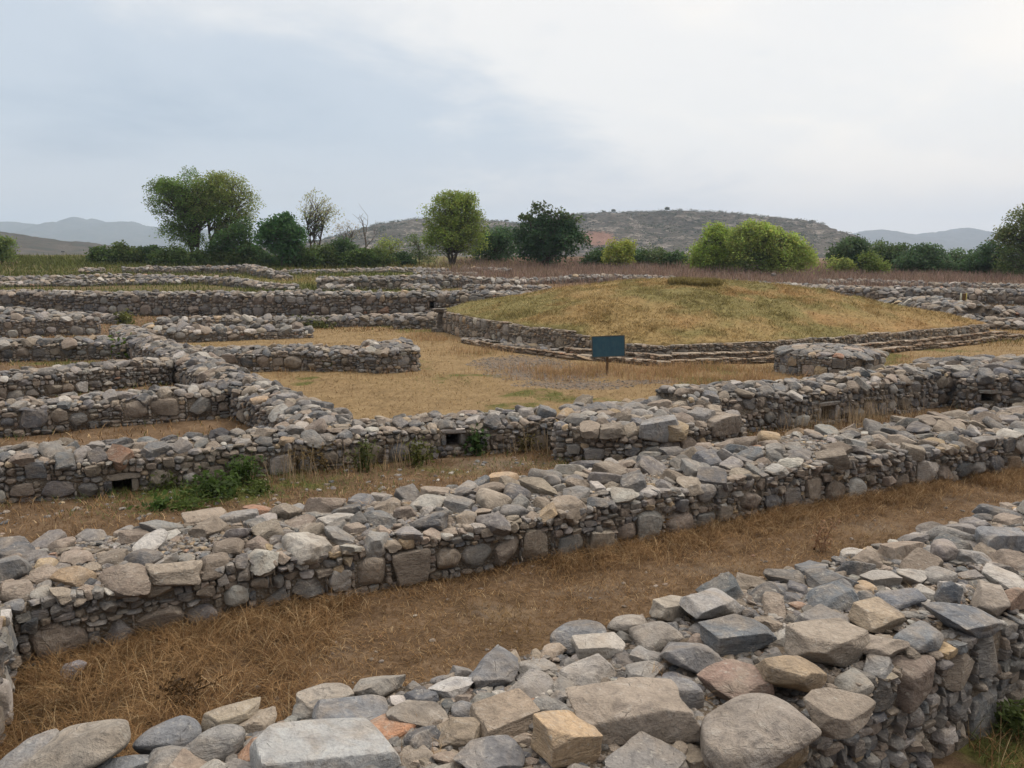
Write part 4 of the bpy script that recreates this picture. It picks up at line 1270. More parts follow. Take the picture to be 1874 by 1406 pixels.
LEAF_K = 2.5
DARK, MID, LIGHT, YELG, OLIVE = (.028, .052, .016), (.062, .095, .022), (.125, .165, .038), (.135, .155, .03), (.10, .105, .04)


def leaf_quads(C, size, rng, droop=0.0):
    n = len(C)
    a = rng.normal(size=(n, 3)); a[:, 2] = a[:, 2] * .7 - droop; a /= np.linalg.norm(a, axis=1)[:, None]
    b = np.cross(a, rng.normal(size=(n, 3))); b /= np.linalg.norm(b, axis=1)[:, None]
    s = size * rng.uniform(.65, 1.35, (n, 1))
    V = np.stack([C - a * s, C + b * s * .5, C + a * s, C - b * s * .5], 1).reshape(-1, 3)
    i = np.arange(n)[:, None] * 4
    return V, np.concatenate([i + np.array([0, 1, 2]), i + np.array([0, 2, 3])])


def tree(name, label, D, base, trunks, lobes, cols, n_clump, per, csize, leaf, seed, cat='tree', group=None, trunk_r=.16, droop=.2, branch=True, shell=.75):
    """base: photo x of the foot; trunks: photo polylines; lobes: photo ellipses (x, y, rx, ry[, colour index])"""
    rng = np.random.default_rng(seed)
    bx = at_depth(base, 470, D)[0]
    loc = (float(bx), float(D), float(ground_z(bx, D)))
    root = thing(name, label, cat, loc, group)
    bark = Bag(); bc = np.array([.095, .075, .058])
    tl = []
    for tr in trunks:
        p = np.array([at_depth(x, y, D) for x, y in tr])
        p[:, 1] += np.linspace(0, 1, len(p)) * rng.normal(0, .5)
        p[0, 2] = loc[2] - .2
        tt = np.linspace(0, len(p) - 1, 4 * len(p)); q = np.stack([np.interp(tt, np.arange(len(p)), p[:, k]) for k in range(3)], 1)
        q[1:] += rng.normal(0, .05, q[1:].shape); tl.append(q)
        V, T = tube_arrays(q, trunk_r * (1 - .72 * np.linspace(0, 1, len(q)) ** .8), 8)
        bark.add(V, T, bc * rng.uniform(.85, 1.15))
    sat = []
    for l in lobes:                                    # smaller bulges break the outline
        for _ in range(4):
            a = rng.uniform(-.5, 3.64); k = rng.uniform(.3, .5)
            sat.append((l[0] + cos(a) * l[2] * .92, l[1] - sin(a) * l[3] * .88, l[2] * k, l[3] * k) + tuple(l[4:]))
    lobes = list(lobes) + sat
    leaves = Bag(); area = sum(l[2] * l[3] for l in lobes)
    for lb in lobes:
        x, y, rx, ry = lb[:4]; col = np.array(cols[lb[4] if len(lb) > 4 else 0]) * LEAF_K
        c = at_depth(x, y, D); k = D / F_PX
        RX, RZ = rx * k, ry * k; RY = min(RX, RZ * 1.3)
        n = max(3, int(n_clump * rx * ry / area))
        d = rng.normal(size=(n, 3)); d /= np.linalg.norm(d, axis=1)[:, None]
        rad = np.where(rng.random(n) < shell, rng.uniform(.72, .98, n), rng.uniform(.2, .75, n))
        CC = c + d * rad[:, None] * np.array([RX, RY, RZ])
        for cc in CC:
            cl = col * rng.uniform(.7, 1.35)
            m = int(per * rng.uniform(.5, 1.4))
            q = np.clip(rng.normal(size=(m, 3)), -1.6, 1.6) * csize * np.array([1.15, 1.15, .75]) * rng.uniform(.7, 1.25)
            pts = cc + q
            pts[:, 2] -= droop * (q[:, 0] ** 2 + q[:, 1] ** 2) / (csize + 1e-6)
            pts = pts[pts[:, 2] > loc[2] + .05]
            if not len(pts): continue
            V, T = leaf_quads(pts, leaf, rng, droop)
            C = np.repeat(cl * rng.uniform(.75, 1.3, (len(pts), 1)) * (1 + rng.normal(0, .07, (len(pts), 3))), 4, axis=0)
            leaves.add(V, T, np.clip(C, .004, 1))
            if branch and tl and rng.random() < (.8 if branch is True else branch):
                q = tl[rng.integers(len(tl))]
                hz = loc[2] + (cc[2] - loc[2]) * rng.uniform(.45, .8)
                i = int(np.argmin(np.abs(q[:, 2] - hz) + .25 * np.linalg.norm(q[:, :2] - cc[:2], axis=1)))
                p0 = q[i]; pm = p0 * .5 + cc * .5 + np.array([0, 0, .12 * np.linalg.norm(cc - p0)]) + rng.normal(0, .12, 3)
                t = np.linspace(0, 1, 6)[:, None]
                cur = p0 * (1 - t) ** 2 + 2 * pm * t * (1 - t) + cc * t ** 2
                V, T = tube_arrays(cur, np.linspace(.055, .015, 6) * trunk_r / .16, 5); bark.add(V, T, bc * rng.uniform(.8, 1.2))
    bark.build('trunk', M_BARK, root)
    leaves.build('crown', M_LEAF, root, smooth=False)
    return root


def trees():
    tree('tree', 'tall dark green tree on the left with a trunk leaning right', 100, 345, [[(345, 482), (352, 450), (356, 425), (345, 395), (338, 360)], [(354, 435), (366, 400), (372, 350)], [(352, 445), (338, 410), (318, 385)]],
         [(318, 362, 36, 28), (352, 342, 40, 26), (385, 345, 30, 24, 1), (300, 350, 22, 18), (330, 392, 34, 22), (318, 425, 18, 20), (345, 440, 22, 14), (372, 375, 26, 22, 1), (400, 390, 16, 14)],
         [(.058, .09, .022), (.09, .11, .03)], 270, 84, .5, .125, 201, trunk_r=.24)
    tree('tree', 'tall airy olive-brown tree touching the dark leaning tree on its right', 101.5, 388, [[(388, 482), (389, 440), (396, 405), (412, 370), (424, 340)], [(389, 440), (380, 400), (372, 365)], [(396, 405), (430, 380), (448, 360)]],
         [(420, 345, 30, 24), (440, 375, 24, 26), (405, 370, 26, 22), (447, 400, 16, 14), (425, 410, 20, 14), (400, 335, 18, 14)], [(.10, .12, .036)], 200, 52, .5, .115, 202, trunk_r=.2)
    tree('tree', 'small dark bushy tree under the airy olive-brown tree', 97, 415, [[(413, 484), (412, 460), (415, 440)]], [(420, 440, 28, 22), (448, 425, 22, 18), (405, 455, 20, 14), (440, 455, 20, 14)], [DARK], 70, 60, .45, .17, 203)
    tree('tree', 'low dark round-topped tree left of the sparse pale tree', 95, 515, [[(516, 486), (515, 455), (513, 430)]], [(512, 420, 34, 18), (498, 432, 22, 16), (530, 432, 24, 18), (516, 402, 14, 8), (516, 458, 18, 20)], [(.026, .058, .018)], 90, 62, .45, .19, 204)
    tree('tree', 'slender sparse tree with few leaves and see-through crown', 103, 575, [[(573, 482), (574, 445), (577, 410), (582, 370)], [(574, 445), (564, 415), (558, 385)], [(576, 425), (592, 400), (603, 380)]],
         [(580, 385, 30, 28), (572, 410, 24, 18, 1), (600, 390, 14, 20)], [(.125, .13, .06), (.04, .062, .02)], 90, 18, .5, .12, 205, trunk_r=.13, branch=1.0)
    tree('tree', 'faint thin shrub with pale twiggy top behind the dark hedge', 108, 635, [[(634, 482), (634, 450), (632, 425)], [(634, 455), (645, 430), (652, 415)]], [(632, 420, 26, 12)], [(.13, .12, .085)], 22, 14, .5, .11, 206, trunk_r=.09, branch=1.0)
    bare_tree()
    tree('tree', 'small yellow-green sapling right of the bare tree', 99, 715, [[(714, 484), (715, 450)]], [(714, 448, 16, 20), (712, 470, 22, 10)], [(.10, .12, .035)], 40, 36, .4, .13, 208, trunk_r=.09)
    tree('tree', 'thin grey-green shrub just left of the round green tree', 100, 768, [[(768, 484), (768, 455)]], [(768, 452, 20, 20), (778, 470, 18, 12)], [(.06, .08, .035)], 40, 34, .42, .12, 209, trunk_r=.09)
    tree('tree', 'round mid-green tree standing in the middle of the skyline', 98, 828, [[(828, 486), (826, 455), (828, 420), (832, 385)], [(826, 455), (812, 425), (800, 400)], [(827, 445), (846, 420), (858, 395)]],
         [(830, 385, 34, 30), (808, 400, 28, 26), (855, 405, 26, 28), (832, 425, 42, 30), (806, 440, 24, 22, 1), (860, 440, 24, 22), (848, 368, 20, 14), (822, 365, 18, 12)], [(.098, .125, .028), (.075, .10, .024)], 270, 76, .46, .13, 210, trunk_r=.2)
    tree('tree', 'dark tree close behind the round mid-green tree', 104, 908, [[(908, 486), (908, 440)]], [(905, 430, 26, 20), (925, 440, 20, 18), (905, 460, 34, 18), (890, 445, 16, 16)], [(.03, .055, .022)], 110, 60, .48, .17, 211)
    tree('tree', 'broad dark tree with sparse leafy shoots sticking out of its top', 96, 1000, [[(1000, 488), (1000, 450), (1000, 415), (992, 380)], [(1000, 425), (1030, 405), (1050, 392)], [(998, 425), (970, 405), (950, 393)]],
         [(1000, 425, 42, 24), (972, 440, 30, 24), (1032, 440, 34, 26), (1000, 460, 56, 16), (1018, 412, 26, 14)], [(.022, .044, .018)], 200, 64, .47, .18, 212, trunk_r=.18)
    tree('bush', 'tuft of leafy shoots rising above the broad dark tree', 95.6, 998, [[(1000, 440), (997, 405), (990, 380)], [(1000, 430), (1020, 400), (1024, 385)], [(1000, 430), (975, 405), (960, 398)]], [(992, 384, 16, 10), (1012, 392, 20, 8), (962, 400, 12, 4), (1046, 396, 12, 6)], [(.035, .05, .02)], 30, 14, .35, .2, 213, trunk_r=.06, branch=1.0, cat='shrub')
    tree('tree', 'small rounded yellow-green tree in front of the rocky hill', 94, 1135, [[(1135, 490), (1135, 465)]], [(1136, 452, 17, 18), (1128, 468, 18, 16), (1145, 468, 14, 16)], [(.12, .135, .028)], 70, 55, .36, .13, 214, trunk_r=.1)
    for k, (x, y, rx, ry, lab) in enumerate(((1098, 473, 24, 14, 'low dark bush left of the small yellow-green tree'), (1165, 474, 22, 14, 'low dark bush right of the small yellow-green tree'),
                                            (1200, 472, 22, 17, 'mid-sized dull green bush between two dark ones'), (1236, 474, 18, 17, 'rounded dark bush left of the bright green pair of trees'))):
        tree('bush', lab, 96, x, [], [(x, y, rx, ry), (x - rx * .4, y + 5, rx * .7, ry * .8)], [(.03, .052, .02) if k != 2 else (.05, .07, .028)], 48, 50, .4, .16, 215 + k, cat='bush', group='bushes below the rocky hill', branch=False)
    tree('tree', 'soft-edged green tree on the left of the bright pair', 89, 1308, [[(1308, 496), (1308, 465), (1312, 435)]], [(1310, 440, 28, 26), (1295, 462, 28, 24), (1325, 465, 26, 26), (1310, 480, 38, 14), (1316, 424, 16, 12)], [(.105, .14, .028)], 210, 72, .4, .12, 220, trunk_r=.16)
    tree('tree', 'largest bright yellow-green tree right of centre, wide and billowing', 87, 1405, [[(1405, 500), (1402, 470), (1390, 440)], [(1404, 480), (1430, 450), (1450, 440)]],
         [(1390, 432, 38, 24), (1365, 450, 26, 28), (1420, 445, 34, 24), (1452, 455, 28, 22), (1468, 472, 22, 18), (1430, 475, 36, 20), (1380, 478, 34, 18, 1), (1405, 420, 20, 10)], [(.125, .155, .038), (.06, .085, .025)], 340, 76, .4, .13, 221, trunk_r=.2, droop=.35)
    for k, (x, D, tr, lb, col, lab) in enumerate((
        (1556, 92, [[(1556, 498), (1556, 470), (1555, 450)]], [(1555, 455, 28, 16), (1545, 468, 22, 14), (1572, 468, 22, 14), (1562, 446, 14, 8)], (.035, .055, .024), 'dark tree with a visible short trunk beside the rocky hill foot'),
        (1620, 96, [[(1620, 498), (1620, 470)]], [(1618, 470, 30, 20), (1640, 465, 26, 16), (1605, 482, 24, 14)], (.04, .06, .024), 'first dark tree of the row below the right mountains'),
        (1690, 93, [[(1690, 502), (1690, 470)]], [(1688, 475, 36, 22), (1665, 480, 24, 18), (1712, 480, 26, 18), (1690, 460, 22, 10)], (.036, .06, .028), 'wider grey-green tree in the middle of the right row'),
        (1762, 95, [[(1762, 505), (1762, 475)]], [(1760, 480, 32, 20), (1785, 485, 26, 18), (1745, 488, 24, 16)], (.04, .062, .028), 'low green tree between the wider tree and the tall dark one'),
        (1818, 90, [[(1818, 512), (1818, 475)]], [(1818, 465, 30, 22), (1800, 480, 28, 24), (1840, 485, 28, 26), (1815, 495, 34, 16)], (.024, .044, .018), 'tall dark tree near the right edge below the rust-tipped tree'))):
        tree('tree', lab, D, x, tr, lb, [col], 120, 58, .48, .16, 230 + k, group='dark trees below the right mountains')
    tree('tree', 'tall tree cut by the right edge with rust-tinted twigs', 85, 1885, [[(1885, 515), (1882, 470), (1880, 420)]], [(1868, 415, 26, 32, 1), (1895, 395, 28, 28, 1), (1870, 455, 34, 26), (1905, 450, 34, 40), (1860, 490, 30, 20), (1845, 430, 12, 14, 1)], [(.045, .062, .022), (.06, .072, .028)], 190, 50, .45, .14, 240, trunk_r=.2)
    tree('bush', 'small pale yellow-green bush beside the dark tree trunk at the hill foot', 90, 1533, [], [(1532, 482, 14, 12), (1548, 488, 12, 8)], [(.11, .13, .035)], 30, 40, .36, .13, 241, cat='bush', branch=False)
    tree('bush', 'bright green bush in front of the first dark tree of the right row', 90, 1592, [], [(1590, 478, 16, 14), (1608, 488, 16, 10)], [(.075, .10, .025)], 36, 44, .36, .13, 242, cat='bush', branch=False)
    tree('tree', 'small mid-green tree cut by the left edge of the picture', 92, 3, [[(3, 492), (3, 462), (2, 445)]], [(3, 450, 17, 16), (-8, 440, 14, 14), (8, 466, 14, 10)], [(.07, .095, .028)], 70, 50, .38, .14, 243, trunk_r=.09)
    hed = [(190, 468, 20, 12, 'left end of the dark hedge, a low rounded bush'), (225, 466, 26, 14, 'second bush of the dark hedge from its left end'), (272, 467, 30, 13, 'wide low bush in the dark hedge left of the tall trees'),
           (312, 469, 26, 13, 'dark bush at the foot of the leaning tree'), (440, 470, 30, 16, 'dark bush between the tall pair and the low round-topped tree'), (480, 472, 26, 14, 'dark bush touching the low round-topped tree on its left'),
           (548, 470, 28, 17, 'dark bush right of the low round-topped tree'), (592, 470, 26, 16, 'dark bush under the slender sparse tree'), (625, 463, 24, 20, 'taller dark bush under the faint thin shrub'),
           (660, 473, 26, 12, 'dark bush at the foot of the bare tree'), (695, 475, 24, 12, 'low dark bush left of the yellow-green sapling'), (735, 477, 20, 9, 'lowest dark bush at the right end of the hedge'),
           (360, 474, 22, 10, 'low dark bush between the feet of the tall pair'), (398, 475, 24, 11, 'low dark bush just right of the tall pair')]
    for k, (x, y, rx, ry, lab) in enumerate(hed):
        tree('bush', lab, 96 + (k % 3), x, [], [(x, y, rx, ry), (x - rx * .5, y + 5, rx * .7, ry * .7), (x + rx * .5, y + 5, rx * .7, ry * .7), (x + (k % 5 - 2) * 4, y - ry * .7, rx * .4, ry * .5)], [[(.036, .056, .016), (.045, .062, .018), (.028, .048, .018)][k % 3]], 75, 56, .42, .16, 250 + k, cat='bush', group='dark hedge of bushes on the left skyline', branch=False)


def bare_tree():
    rng = np.random.default_rng(207); D = 97
    bx = at_depth(671, 470, D)[0]; loc = (float(bx), D, float(ground_z(bx, D)))
    root = thing('bare_tree', 'leafless grey tree with forked bare branches', 'tree', loc)
    b = Bag(); c = np.array([.13, .11, .095])
    for tr, r0 in (([(671, 484), (670, 455), (668, 430), (664, 408), (659, 398)], .13), ([(668, 432), (671, 415), (673, 396)], .06), ([(671, 452), (680, 440), (690, 428)], .06), ([(666, 415), (659, 405), (656, 400)], .035),
                   ([(681, 440), (684, 430), (685, 424)], .03), ([(669, 440), (660, 430), (655, 424)], .035)):
        p = np.array([at_depth(x, y, D) for x, y in tr]); p[:, 1] += rng.normal(0, .1, len(p))
        tt = np.linspace(0, len(p) - 1, 10); q = np.stack([np.interp(tt, np.arange(len(p)), p[:, k]) for k in range(3)], 1); q[1:] += rng.normal(0, .03, (9, 3))
        V, T = tube_arrays(q, np.linspace(r0, r0 * .25, 10), 6); b.add(V, T, c)
        for i in range(3, 10, 2):
            d = rng.normal(0, .5, 3); d[2] = abs(d[2]) + .3
            t = np.linspace(0, 1, 4)[:, None]
            V, T = tube_arrays(q[i] + d * t + rng.normal(0, .04, (4, 3)) * t, np.linspace(.022, .008, 4), 4); b.add(V, T, c)
    b.build('trunk', M_BARK, root)


trees()


def hill_scrub():
    """shrubs dotted over the rocky hill, too many and too far to tell apart"""
    rng = np.random.default_rng(300); b = Bag()
    n, m = HX.shape
    for _ in range(3200):
        i = int(rng.integers(int(n * .05), int(n * .56))); j = int(rng.integers(0, m))
        c = np.array([HX[i, j], HY[i, j], HZ[i, j]])
        if HZ[i, j] < 4 or vnoise(c[0] * .02, c[1] * .02, 301) < .35: continue
        s = rng.uniform(.5, 2.4)
        p = c + np.abs(rng.normal(size=(26, 3))) * np.array([s, s, s * .8]) * rng.choice([-1, 1], (26, 3)) * np.array([1, 1, .4]) + np.array([0, 0, s * .5])
        V, T = leaf_quads(p, .55, rng)
        b.add(V, T, np.array([.045, .055, .026]) * rng.uniform(.7, 1.4))
    for _ in range(240):                               # along the crest
        j = int(rng.integers(int(m * .2), int(m * .9))); i = int(np.argmax(HZ[:, j])); c = np.array([HX[i, j], HY[i, j], HZ[i, j]])
        s = rng.uniform(.3, 1.1); p = c + rng.normal(size=(26, 3)) * np.array([s, s, s * .5]) + np.array([0, 0, s * .4])
        V, T = leaf_quads(p, .4, rng); b.add(V, T, np.array([.04, .05, .025]))
    tag(b.build('hill_scrub', M_LEAF, None, False), kind='stuff')
    rng = np.random.default_rng(302)
    for (px, w, h, lab) in ((1219, 9, 8, 'lone round tree standing on the crest of the rocky hill'), (1122, 8, 7, 'small tree on the hill crest left of the lone round one'), (1498, 6, 5, 'little tree at the steep right end of the hill crest'), (928, 8, 4, 'small shrub on the low left shoulder of the hill crest')):
        x = (px - 937) / F_PX * D_HILL; j = int(np.argmin(np.abs(HX[0] - x))); i = int(np.argmax(HZ[:, j])); c = np.array([HX[i, j], HY[i, j], HZ[i, j]])
        k = D_HILL / F_PX; root = thing('tree', lab, 'tree', tuple(float(q) for q in c), 'trees on the hill crest')
        V, T = tube_arrays([c - [0, 0, .5], c + [0.05, 0, h * k * .6]], [.22, .1], 6); mesh('trunk', V, T, M_BARK, root, np.tile([.09, .08, .07], (len(V), 1)))
        d = rng.normal(size=(420, 3)); d /= np.linalg.norm(d, axis=1)[:, None]
        p = c + d * rng.uniform(.4, 1, (420, 1)) * np.array([w * k * .55, w * k * .5, h * k * .38]) + np.array([0, 0, h * k * .62])
        V, T = leaf_quads(p, .5, rng); mesh('crown', V, T, M_LEAF, root, np.tile([.045, .06, .03], (len(V), 1)), False)


hill_scrub()

# ------------------------------------------------------------------ grass
def blades(P0, L, e0, e1, width, az, col, seg=3):
    """curved ribbons: start elevation e0 bends to e1; returns V, T, C"""
    n = len(P0); V = np.zeros((n, 2 * seg + 1, 3)); p = P0.copy()
    d = np.stack([np.cos(az), np.sin(az)], 1); s = np.stack([-np.sin(az), np.cos(az)], 1)
    sideang = np.random.default_rng(n).uniform(-1, 1, (n, 1)) * .6
    s = s * np.cos(sideang) + d * np.sin(sideang)
    w = np.asarray(width).reshape(-1, 1) * .5
    for k in range(seg + 1):
        f = 1 - k / seg
        if k < seg:
            V[:, 2 * k, :2] = p[:, :2] - s * w * (.4 + .6 * f); V[:, 2 * k + 1, :2] = p[:, :2] + s * w * (.4 + .6 * f)
            V[:, 2 * k, 2] = p[:, 2]; V[:, 2 * k + 1, 2] = p[:, 2]
            e = e0 + (e1 - e0) * (k + .5) / seg
            h = (L / seg * np.cos(e))[:, None]
            p = p + np.concatenate([d * h, (L / seg * np.sin(e))[:, None]], 1)
        else: V[:, 2 * k] = p
    t = []
    for k in range(seg - 1): t += [(2 * k, 2 * k + 1, 2 * k + 3), (2 * k, 2 * k + 3, 2 * k + 2)]
    t.append((2 * seg - 2, 2 * seg - 1, 2 * seg))
    nv = 2 * seg + 1
    T = (np.array(t)[None] + (np.arange(n) * nv)[:, None, None]).reshape(-1, 3)
    return V.reshape(-1, 3), T, np.repeat(col, nv, axis=0)


def grass(name, x, y, z, L, width, cols, seed, e0=(1.0, 1.5), e1=(-.2, 1.0), az=None, parent=None, kind='stuff', seg=3):
    rng = np.random.default_rng(seed); n = len(x)
    az = rng.uniform(0, 2 * pi, n) if az is None else az + rng.normal(0, .6, n)
    V, T, C = blades(np.stack([x, y, z], 1), L, rng.uniform(*e0, n), rng.uniform(*e1, n), width, az, cols)
    o = mesh(name, V, T, M_STRAW, parent, C, False)
    if kind: o['kind'] = kind
    return o


STRAW = np.array([[.20, .115, .05], [.30, .185, .085], [.40, .27, .14], [.12, .065, .03], [.50, .38, .22]])


def straw_cols(n, rng, pr=(.34, .28, .12, .2, .06)):
    return .93 * STRAW[rng.choice(5, n, p=pr)] * rng.uniform(.75, 1.25, (n, 1))


def tufted(x, y, rng, k, spread):
    """k blades round each root"""
    n = len(x); j = np.repeat(np.arange(n), k)
    return x[j] + rng.normal(0, spread, n * k), y[j] + rng.normal(0, spread, n * k), j


def w1_back(x): return np.interp(x, *np.array([[a, b] for a, b in zip(*W1.at(np.linspace(0, W1.L, 60), 1.36)[:2])]).T)
def w2_front(x): return np.interp(x, [p[0] for p in W2_FRONT], [p[1] for p in W2_FRONT])
W2 = Line(W2_FRONT)
def w2_back(x): return np.interp(x, *np.array([[a, b] for a, b in zip(*W2.at(np.linspace(0, W2.L, 60), 1.45)[:2])]).T)
_w3 = np.array([(-9.5, 9.6), (-7.17, 10.55), (-5.99, 11.03), (-3.33, 12.36), (-.83, 13.4), (.7, 13.7), (.75, 12.9), (1.9, 12.6), (3, 13.0), (4.2, 13.7), (4.3, 14.8), (7.15, 16.2), (10.1, 17.3), (17, 18.2)])
def w3_front(x): return np.interp(x, _w3[:, 0], _w3[:, 1])


def near_grass():
    rng = np.random.default_rng(400)
    # the strip between the two nearest walls: matted dry grass
    n = 170000
    x = rng.uniform(-4.2, 13, n); t = rng.random(n)
    a, b = w1_back(x) - .1, w2_front(x) - .02
    y = a + (b - a) * t
    keep = (b > a) & (rng.random(n) < np.clip(.35 + .75 * vnoise(x * 1.3, y * 1.3, 401) - .12 * sstep(1, 6, x) * (np.abs(t - .5) < .3), .1, 1)) & (x > -3.9 + .3 * (y - 4) * -1 - .6)
    x, y, t = x[keep], y[keep], t[keep]
    edge = np.exp(-((1 - t) * (w2_front(x) - w1_back(x)) / .28) ** 2); left = sstep(-1.2, -3.4, x)
    L = rng.uniform(.04, .11, len(x)) * (1 + 1.1 * edge + 1.3 * left)
    c = straw_cols(len(x), rng)
    dk = sstep(.45, .7, fbm(x * .9, y * .9, 402, 3))[:, None]
    c = c * (1 - .35 * dk) + np.array([.075, .06, .022]) * .35 * dk
    grass('dry_grass', x, y, ground_z(x, y) - .01, L, .0045 + .0015 * rng.random(len(x)), c, 403, (.1, 1.3), (-.5, .6))
    # long flopped strands at the foot of the second wall and in the left corner
    n = 2600
    x = np.concatenate([rng.uniform(-3.9, 12, 3000), rng.uniform(-3.9, -1.6, 1300)]); t = np.concatenate([1 - np.abs(rng.normal(0, .11, 3000)), rng.uniform(0.1, 1, 1300)])
    sel = np.concatenate([vnoise(x[:3000] * .9, x[:3000] * 0, 405) > .36, vnoise(x[3000:] * 2, t[3000:] * 3, 406) > .3]); x, t = x[sel], t[sel]
    a, b = w1_back(x), w2_front(x); y = a + (b - a) * np.clip(t, 0, .99)
    ok = b > a + .1; x, y = x[ok], y[ok]
    xx, yy, j = tufted(x, y, rng, 9, .035)
    c = straw_cols(len(xx), rng, (.36, .27, .12, .19, .06))
    az = (rng.uniform(0, 6.28, len(x)))[j]
    grass('tangled_grass', xx, yy, ground_z(xx, yy), rng.uniform(.14, .42, len(xx)), .0035 + .001 * rng.random(len(xx)), c, 407, (.6, 1.4), (-1.0, .1), az, seg=4)
    # between the second wall and the court wall: dry with green in it
    n = 60000
    x = rng.uniform(-8.5, 16, n); a, b = w2_back(x), w3_front(x) - .02; t = rng.random(n); y = a + (b - a) * t
    g = zone_weights(x, y)[2]; gr = zone_weights(x, y)[1]
    keep = (b > a) & (rng.random(n) < np.clip(.25 + .7 * vnoise(x * 1.1, y * 1.1, 411) + .6 * g - .9 * gr, .04, 1)); x, y, t, g = x[keep], y[keep], t[keep], g[keep]
    foot = np.exp(-((1 - t) * (w3_front(x) - w2_back(x)) / .35) ** 2)
    L = rng.uniform(.05, .14, len(x)) * (1 + 1.1 * foot)
    gm = (rng.random(len(x)) < np.clip(g * 1.3 + .12 * foot, 0, .95))[:, None]
    c = np.where(gm, np.array([.085, .115, .03]) * rng.uniform(.6, 1.5, (len(x), 1)), straw_cols(len(x), rng))
    grass('mixed_grass', x, y, ground_z(x, y) - .01, L, .0075 + .003 * rng.random(len(x)), c, 412, (.5, 1.5), (-.3, .9))
    # pale seed stalks before the court wall on the right, dead bushes elsewhere
    xs, ys = [], []
    for (px, py, r_, k) in ((1530, 778, .9, 130), (1590, 770, .7, 110), (1480, 790, .5, 50), (700, 850, .8, 60), (540, 872, .8, 70), (1660, 760, .7, 40), (960, 826, .5, 40)):
        cx, cy_ = P(px, py, .05); xs.append(cx + rng.normal(0, r_ * .5, k)); ys.append(cy_ + rng.normal(0, r_ * .22, k))
    x, y = np.concatenate(xs), np.concatenate(ys); ok = (y < w3_front(x) - .03) & (y > w2_back(x)); x, y = x[ok], y[ok]
    grass('seed_stalks', x, y, ground_z(x, y), rng.uniform(.25, .7, len(x)), .008 + 0 * x, np.array([[.42, .32, .2]]) * rng.uniform(.7, 1.2, (len(x), 1)), 414, (1.2, 1.55), (.9, 1.6), seg=4)
    # the court
    n = 260000
    x = rng.uniform(-16, 24, n); y = rng.uniform(12.5, 45, n)
    r, g_, b_ = zone_weights(x, y)
    inm = mound_inside(x, y)
    keep = (r > .4) & ~inm & (rng.random(n) < np.clip(.2 + 1.0 * vnoise(x * .8, y * .8, 421) - 1.5 * g_, .03, 1)) & (np.abs(x) / y < .72); x, y, b_ = x[keep], y[keep], b_[keep]
    c = np.array([[.30, .212, .10]]) * rng.uniform(.65, 1.3, (len(x), 1)); br = sstep(.45, .65, fbm(x * .45, y * .45, 422, 3))[:, None]
    c = c * (1 - br * .75) + np.array([.20, .125, .068]) * br * .75
    c = np.where((rng.random(len(x)) < b_ * .9)[:, None], np.array([.155, .145, .05]) * rng.uniform(.7, 1.3, (len(x), 1)), c)
    grass('court_grass', x, y, ground_z(x, y) - .01, rng.uniform(.04, .11, len(x)) * (1 + .6 * vnoise(x, y, 423)), .009 + .0004 * y, c, 424, (.05, 1.1), (-.5, .5))
    # taller rusty grass round the sign, along the mound steps and before the drum
    xs, ys = [], []
    for (px, py, rx, ry, k) in ((1111, 686, 1.3, .8, 900), (1010, 680, .6, .5, 160), (1200, 676, 1.5, .6, 600), (1320, 690, 1.6, 1.0, 900), (1390, 700, 1.0, 1.2, 500), (1480, 690, 1.2, .3, 250), (790, 620, 1.0, 1.6, 500), (840, 612, .8, 1.5, 250), (880, 645, .9, .7, 200), (1660, 660, 2.5, .8, 300), (700, 690, 2.5, .3, 160), (1880, 620, 2, 1, 200)):
        cx, cy_ = P(px, py); xs.append(cx + rng.normal(0, rx, k)); ys.append(cy_ + rng.normal(0, ry, k))
    x, y = np.concatenate(xs), np.concatenate(ys); ok = ~mound_inside(x, y, .9) & (np.hypot(x - 9.4, y - 23.25) > 1.7) & (y > w3_front(x) + 1.2) & (rng.random(len(x)) < sstep(.3, .6, fbm(x * .8, y * .8, 427, 3))); x, y = x[ok], y[ok]
    xx, yy, j = tufted(x, y, rng, 4, .06)
    c = np.array([[.35, .23, .12]]) * rng.uniform(.7, 1.3, (len(xx), 1)) + rng.normal(0, .012, (len(xx), 3))
    grass('rusty_grass', xx, yy, ground_z(xx, yy), rng.uniform(.1, .34, len(xx)), .011 + 0 * xx, np.clip(c, .02, 1), 426, (1.0, 1.55), (.2, 1.4))
    # rooms on the left and strips between the far walls
    n = 60000
    x = rng.uniform(-34, 0, n); y = rng.uniform(14, 48, n); r = zone_weights(x, y)[0]
    lx = np.interp(y, [12, 16, 26, 31, 40], [-3.3, -4.9, -12.4, -15, -14])
    g = zone_weights(x, y)[2]
    keep = ((x < lx) | (y > 36)) & (np.abs(x) / y < .72) & (rng.random(n) < .25 + .75 * vnoise(x * .6, y * .6, 431)); x, y, g = x[keep], y[keep], g[keep]
    c = straw_cols(len(x), rng, (.35, .3, .15, .15, .05)); gm = (rng.random(len(x)) < .12 + .8 * g + .4 * (vnoise(x * .4, y * .4, 432) > .62))[:, None]
    c = np.where(gm, np.array([.095, .11, .032]) * rng.uniform(.6, 1.4, (len(x), 1)), c)
    grass('room_grass', x, y, ground_z(x, y) - .01, rng.uniform(.06, .22, len(x)), .012 + .0005 * y, c, 433, (.8, 1.5), (-.1, 1.1))
    # green growth at the foot of the nearest wall in the right corner
    n = 2600; x = rng.uniform(3.2, 7.0, n); f = np.interp(x, [p[0] for p in W1_FRONT], [p[1] for p in W1_FRONT]); y = f - np.abs(rng.normal(0, .35, n)) - .06
    c = np.where((rng.random(n) < .55)[:, None], np.array([.075, .095, .028]) * rng.uniform(.6, 1.4, (n, 1)), straw_cols(n, rng))
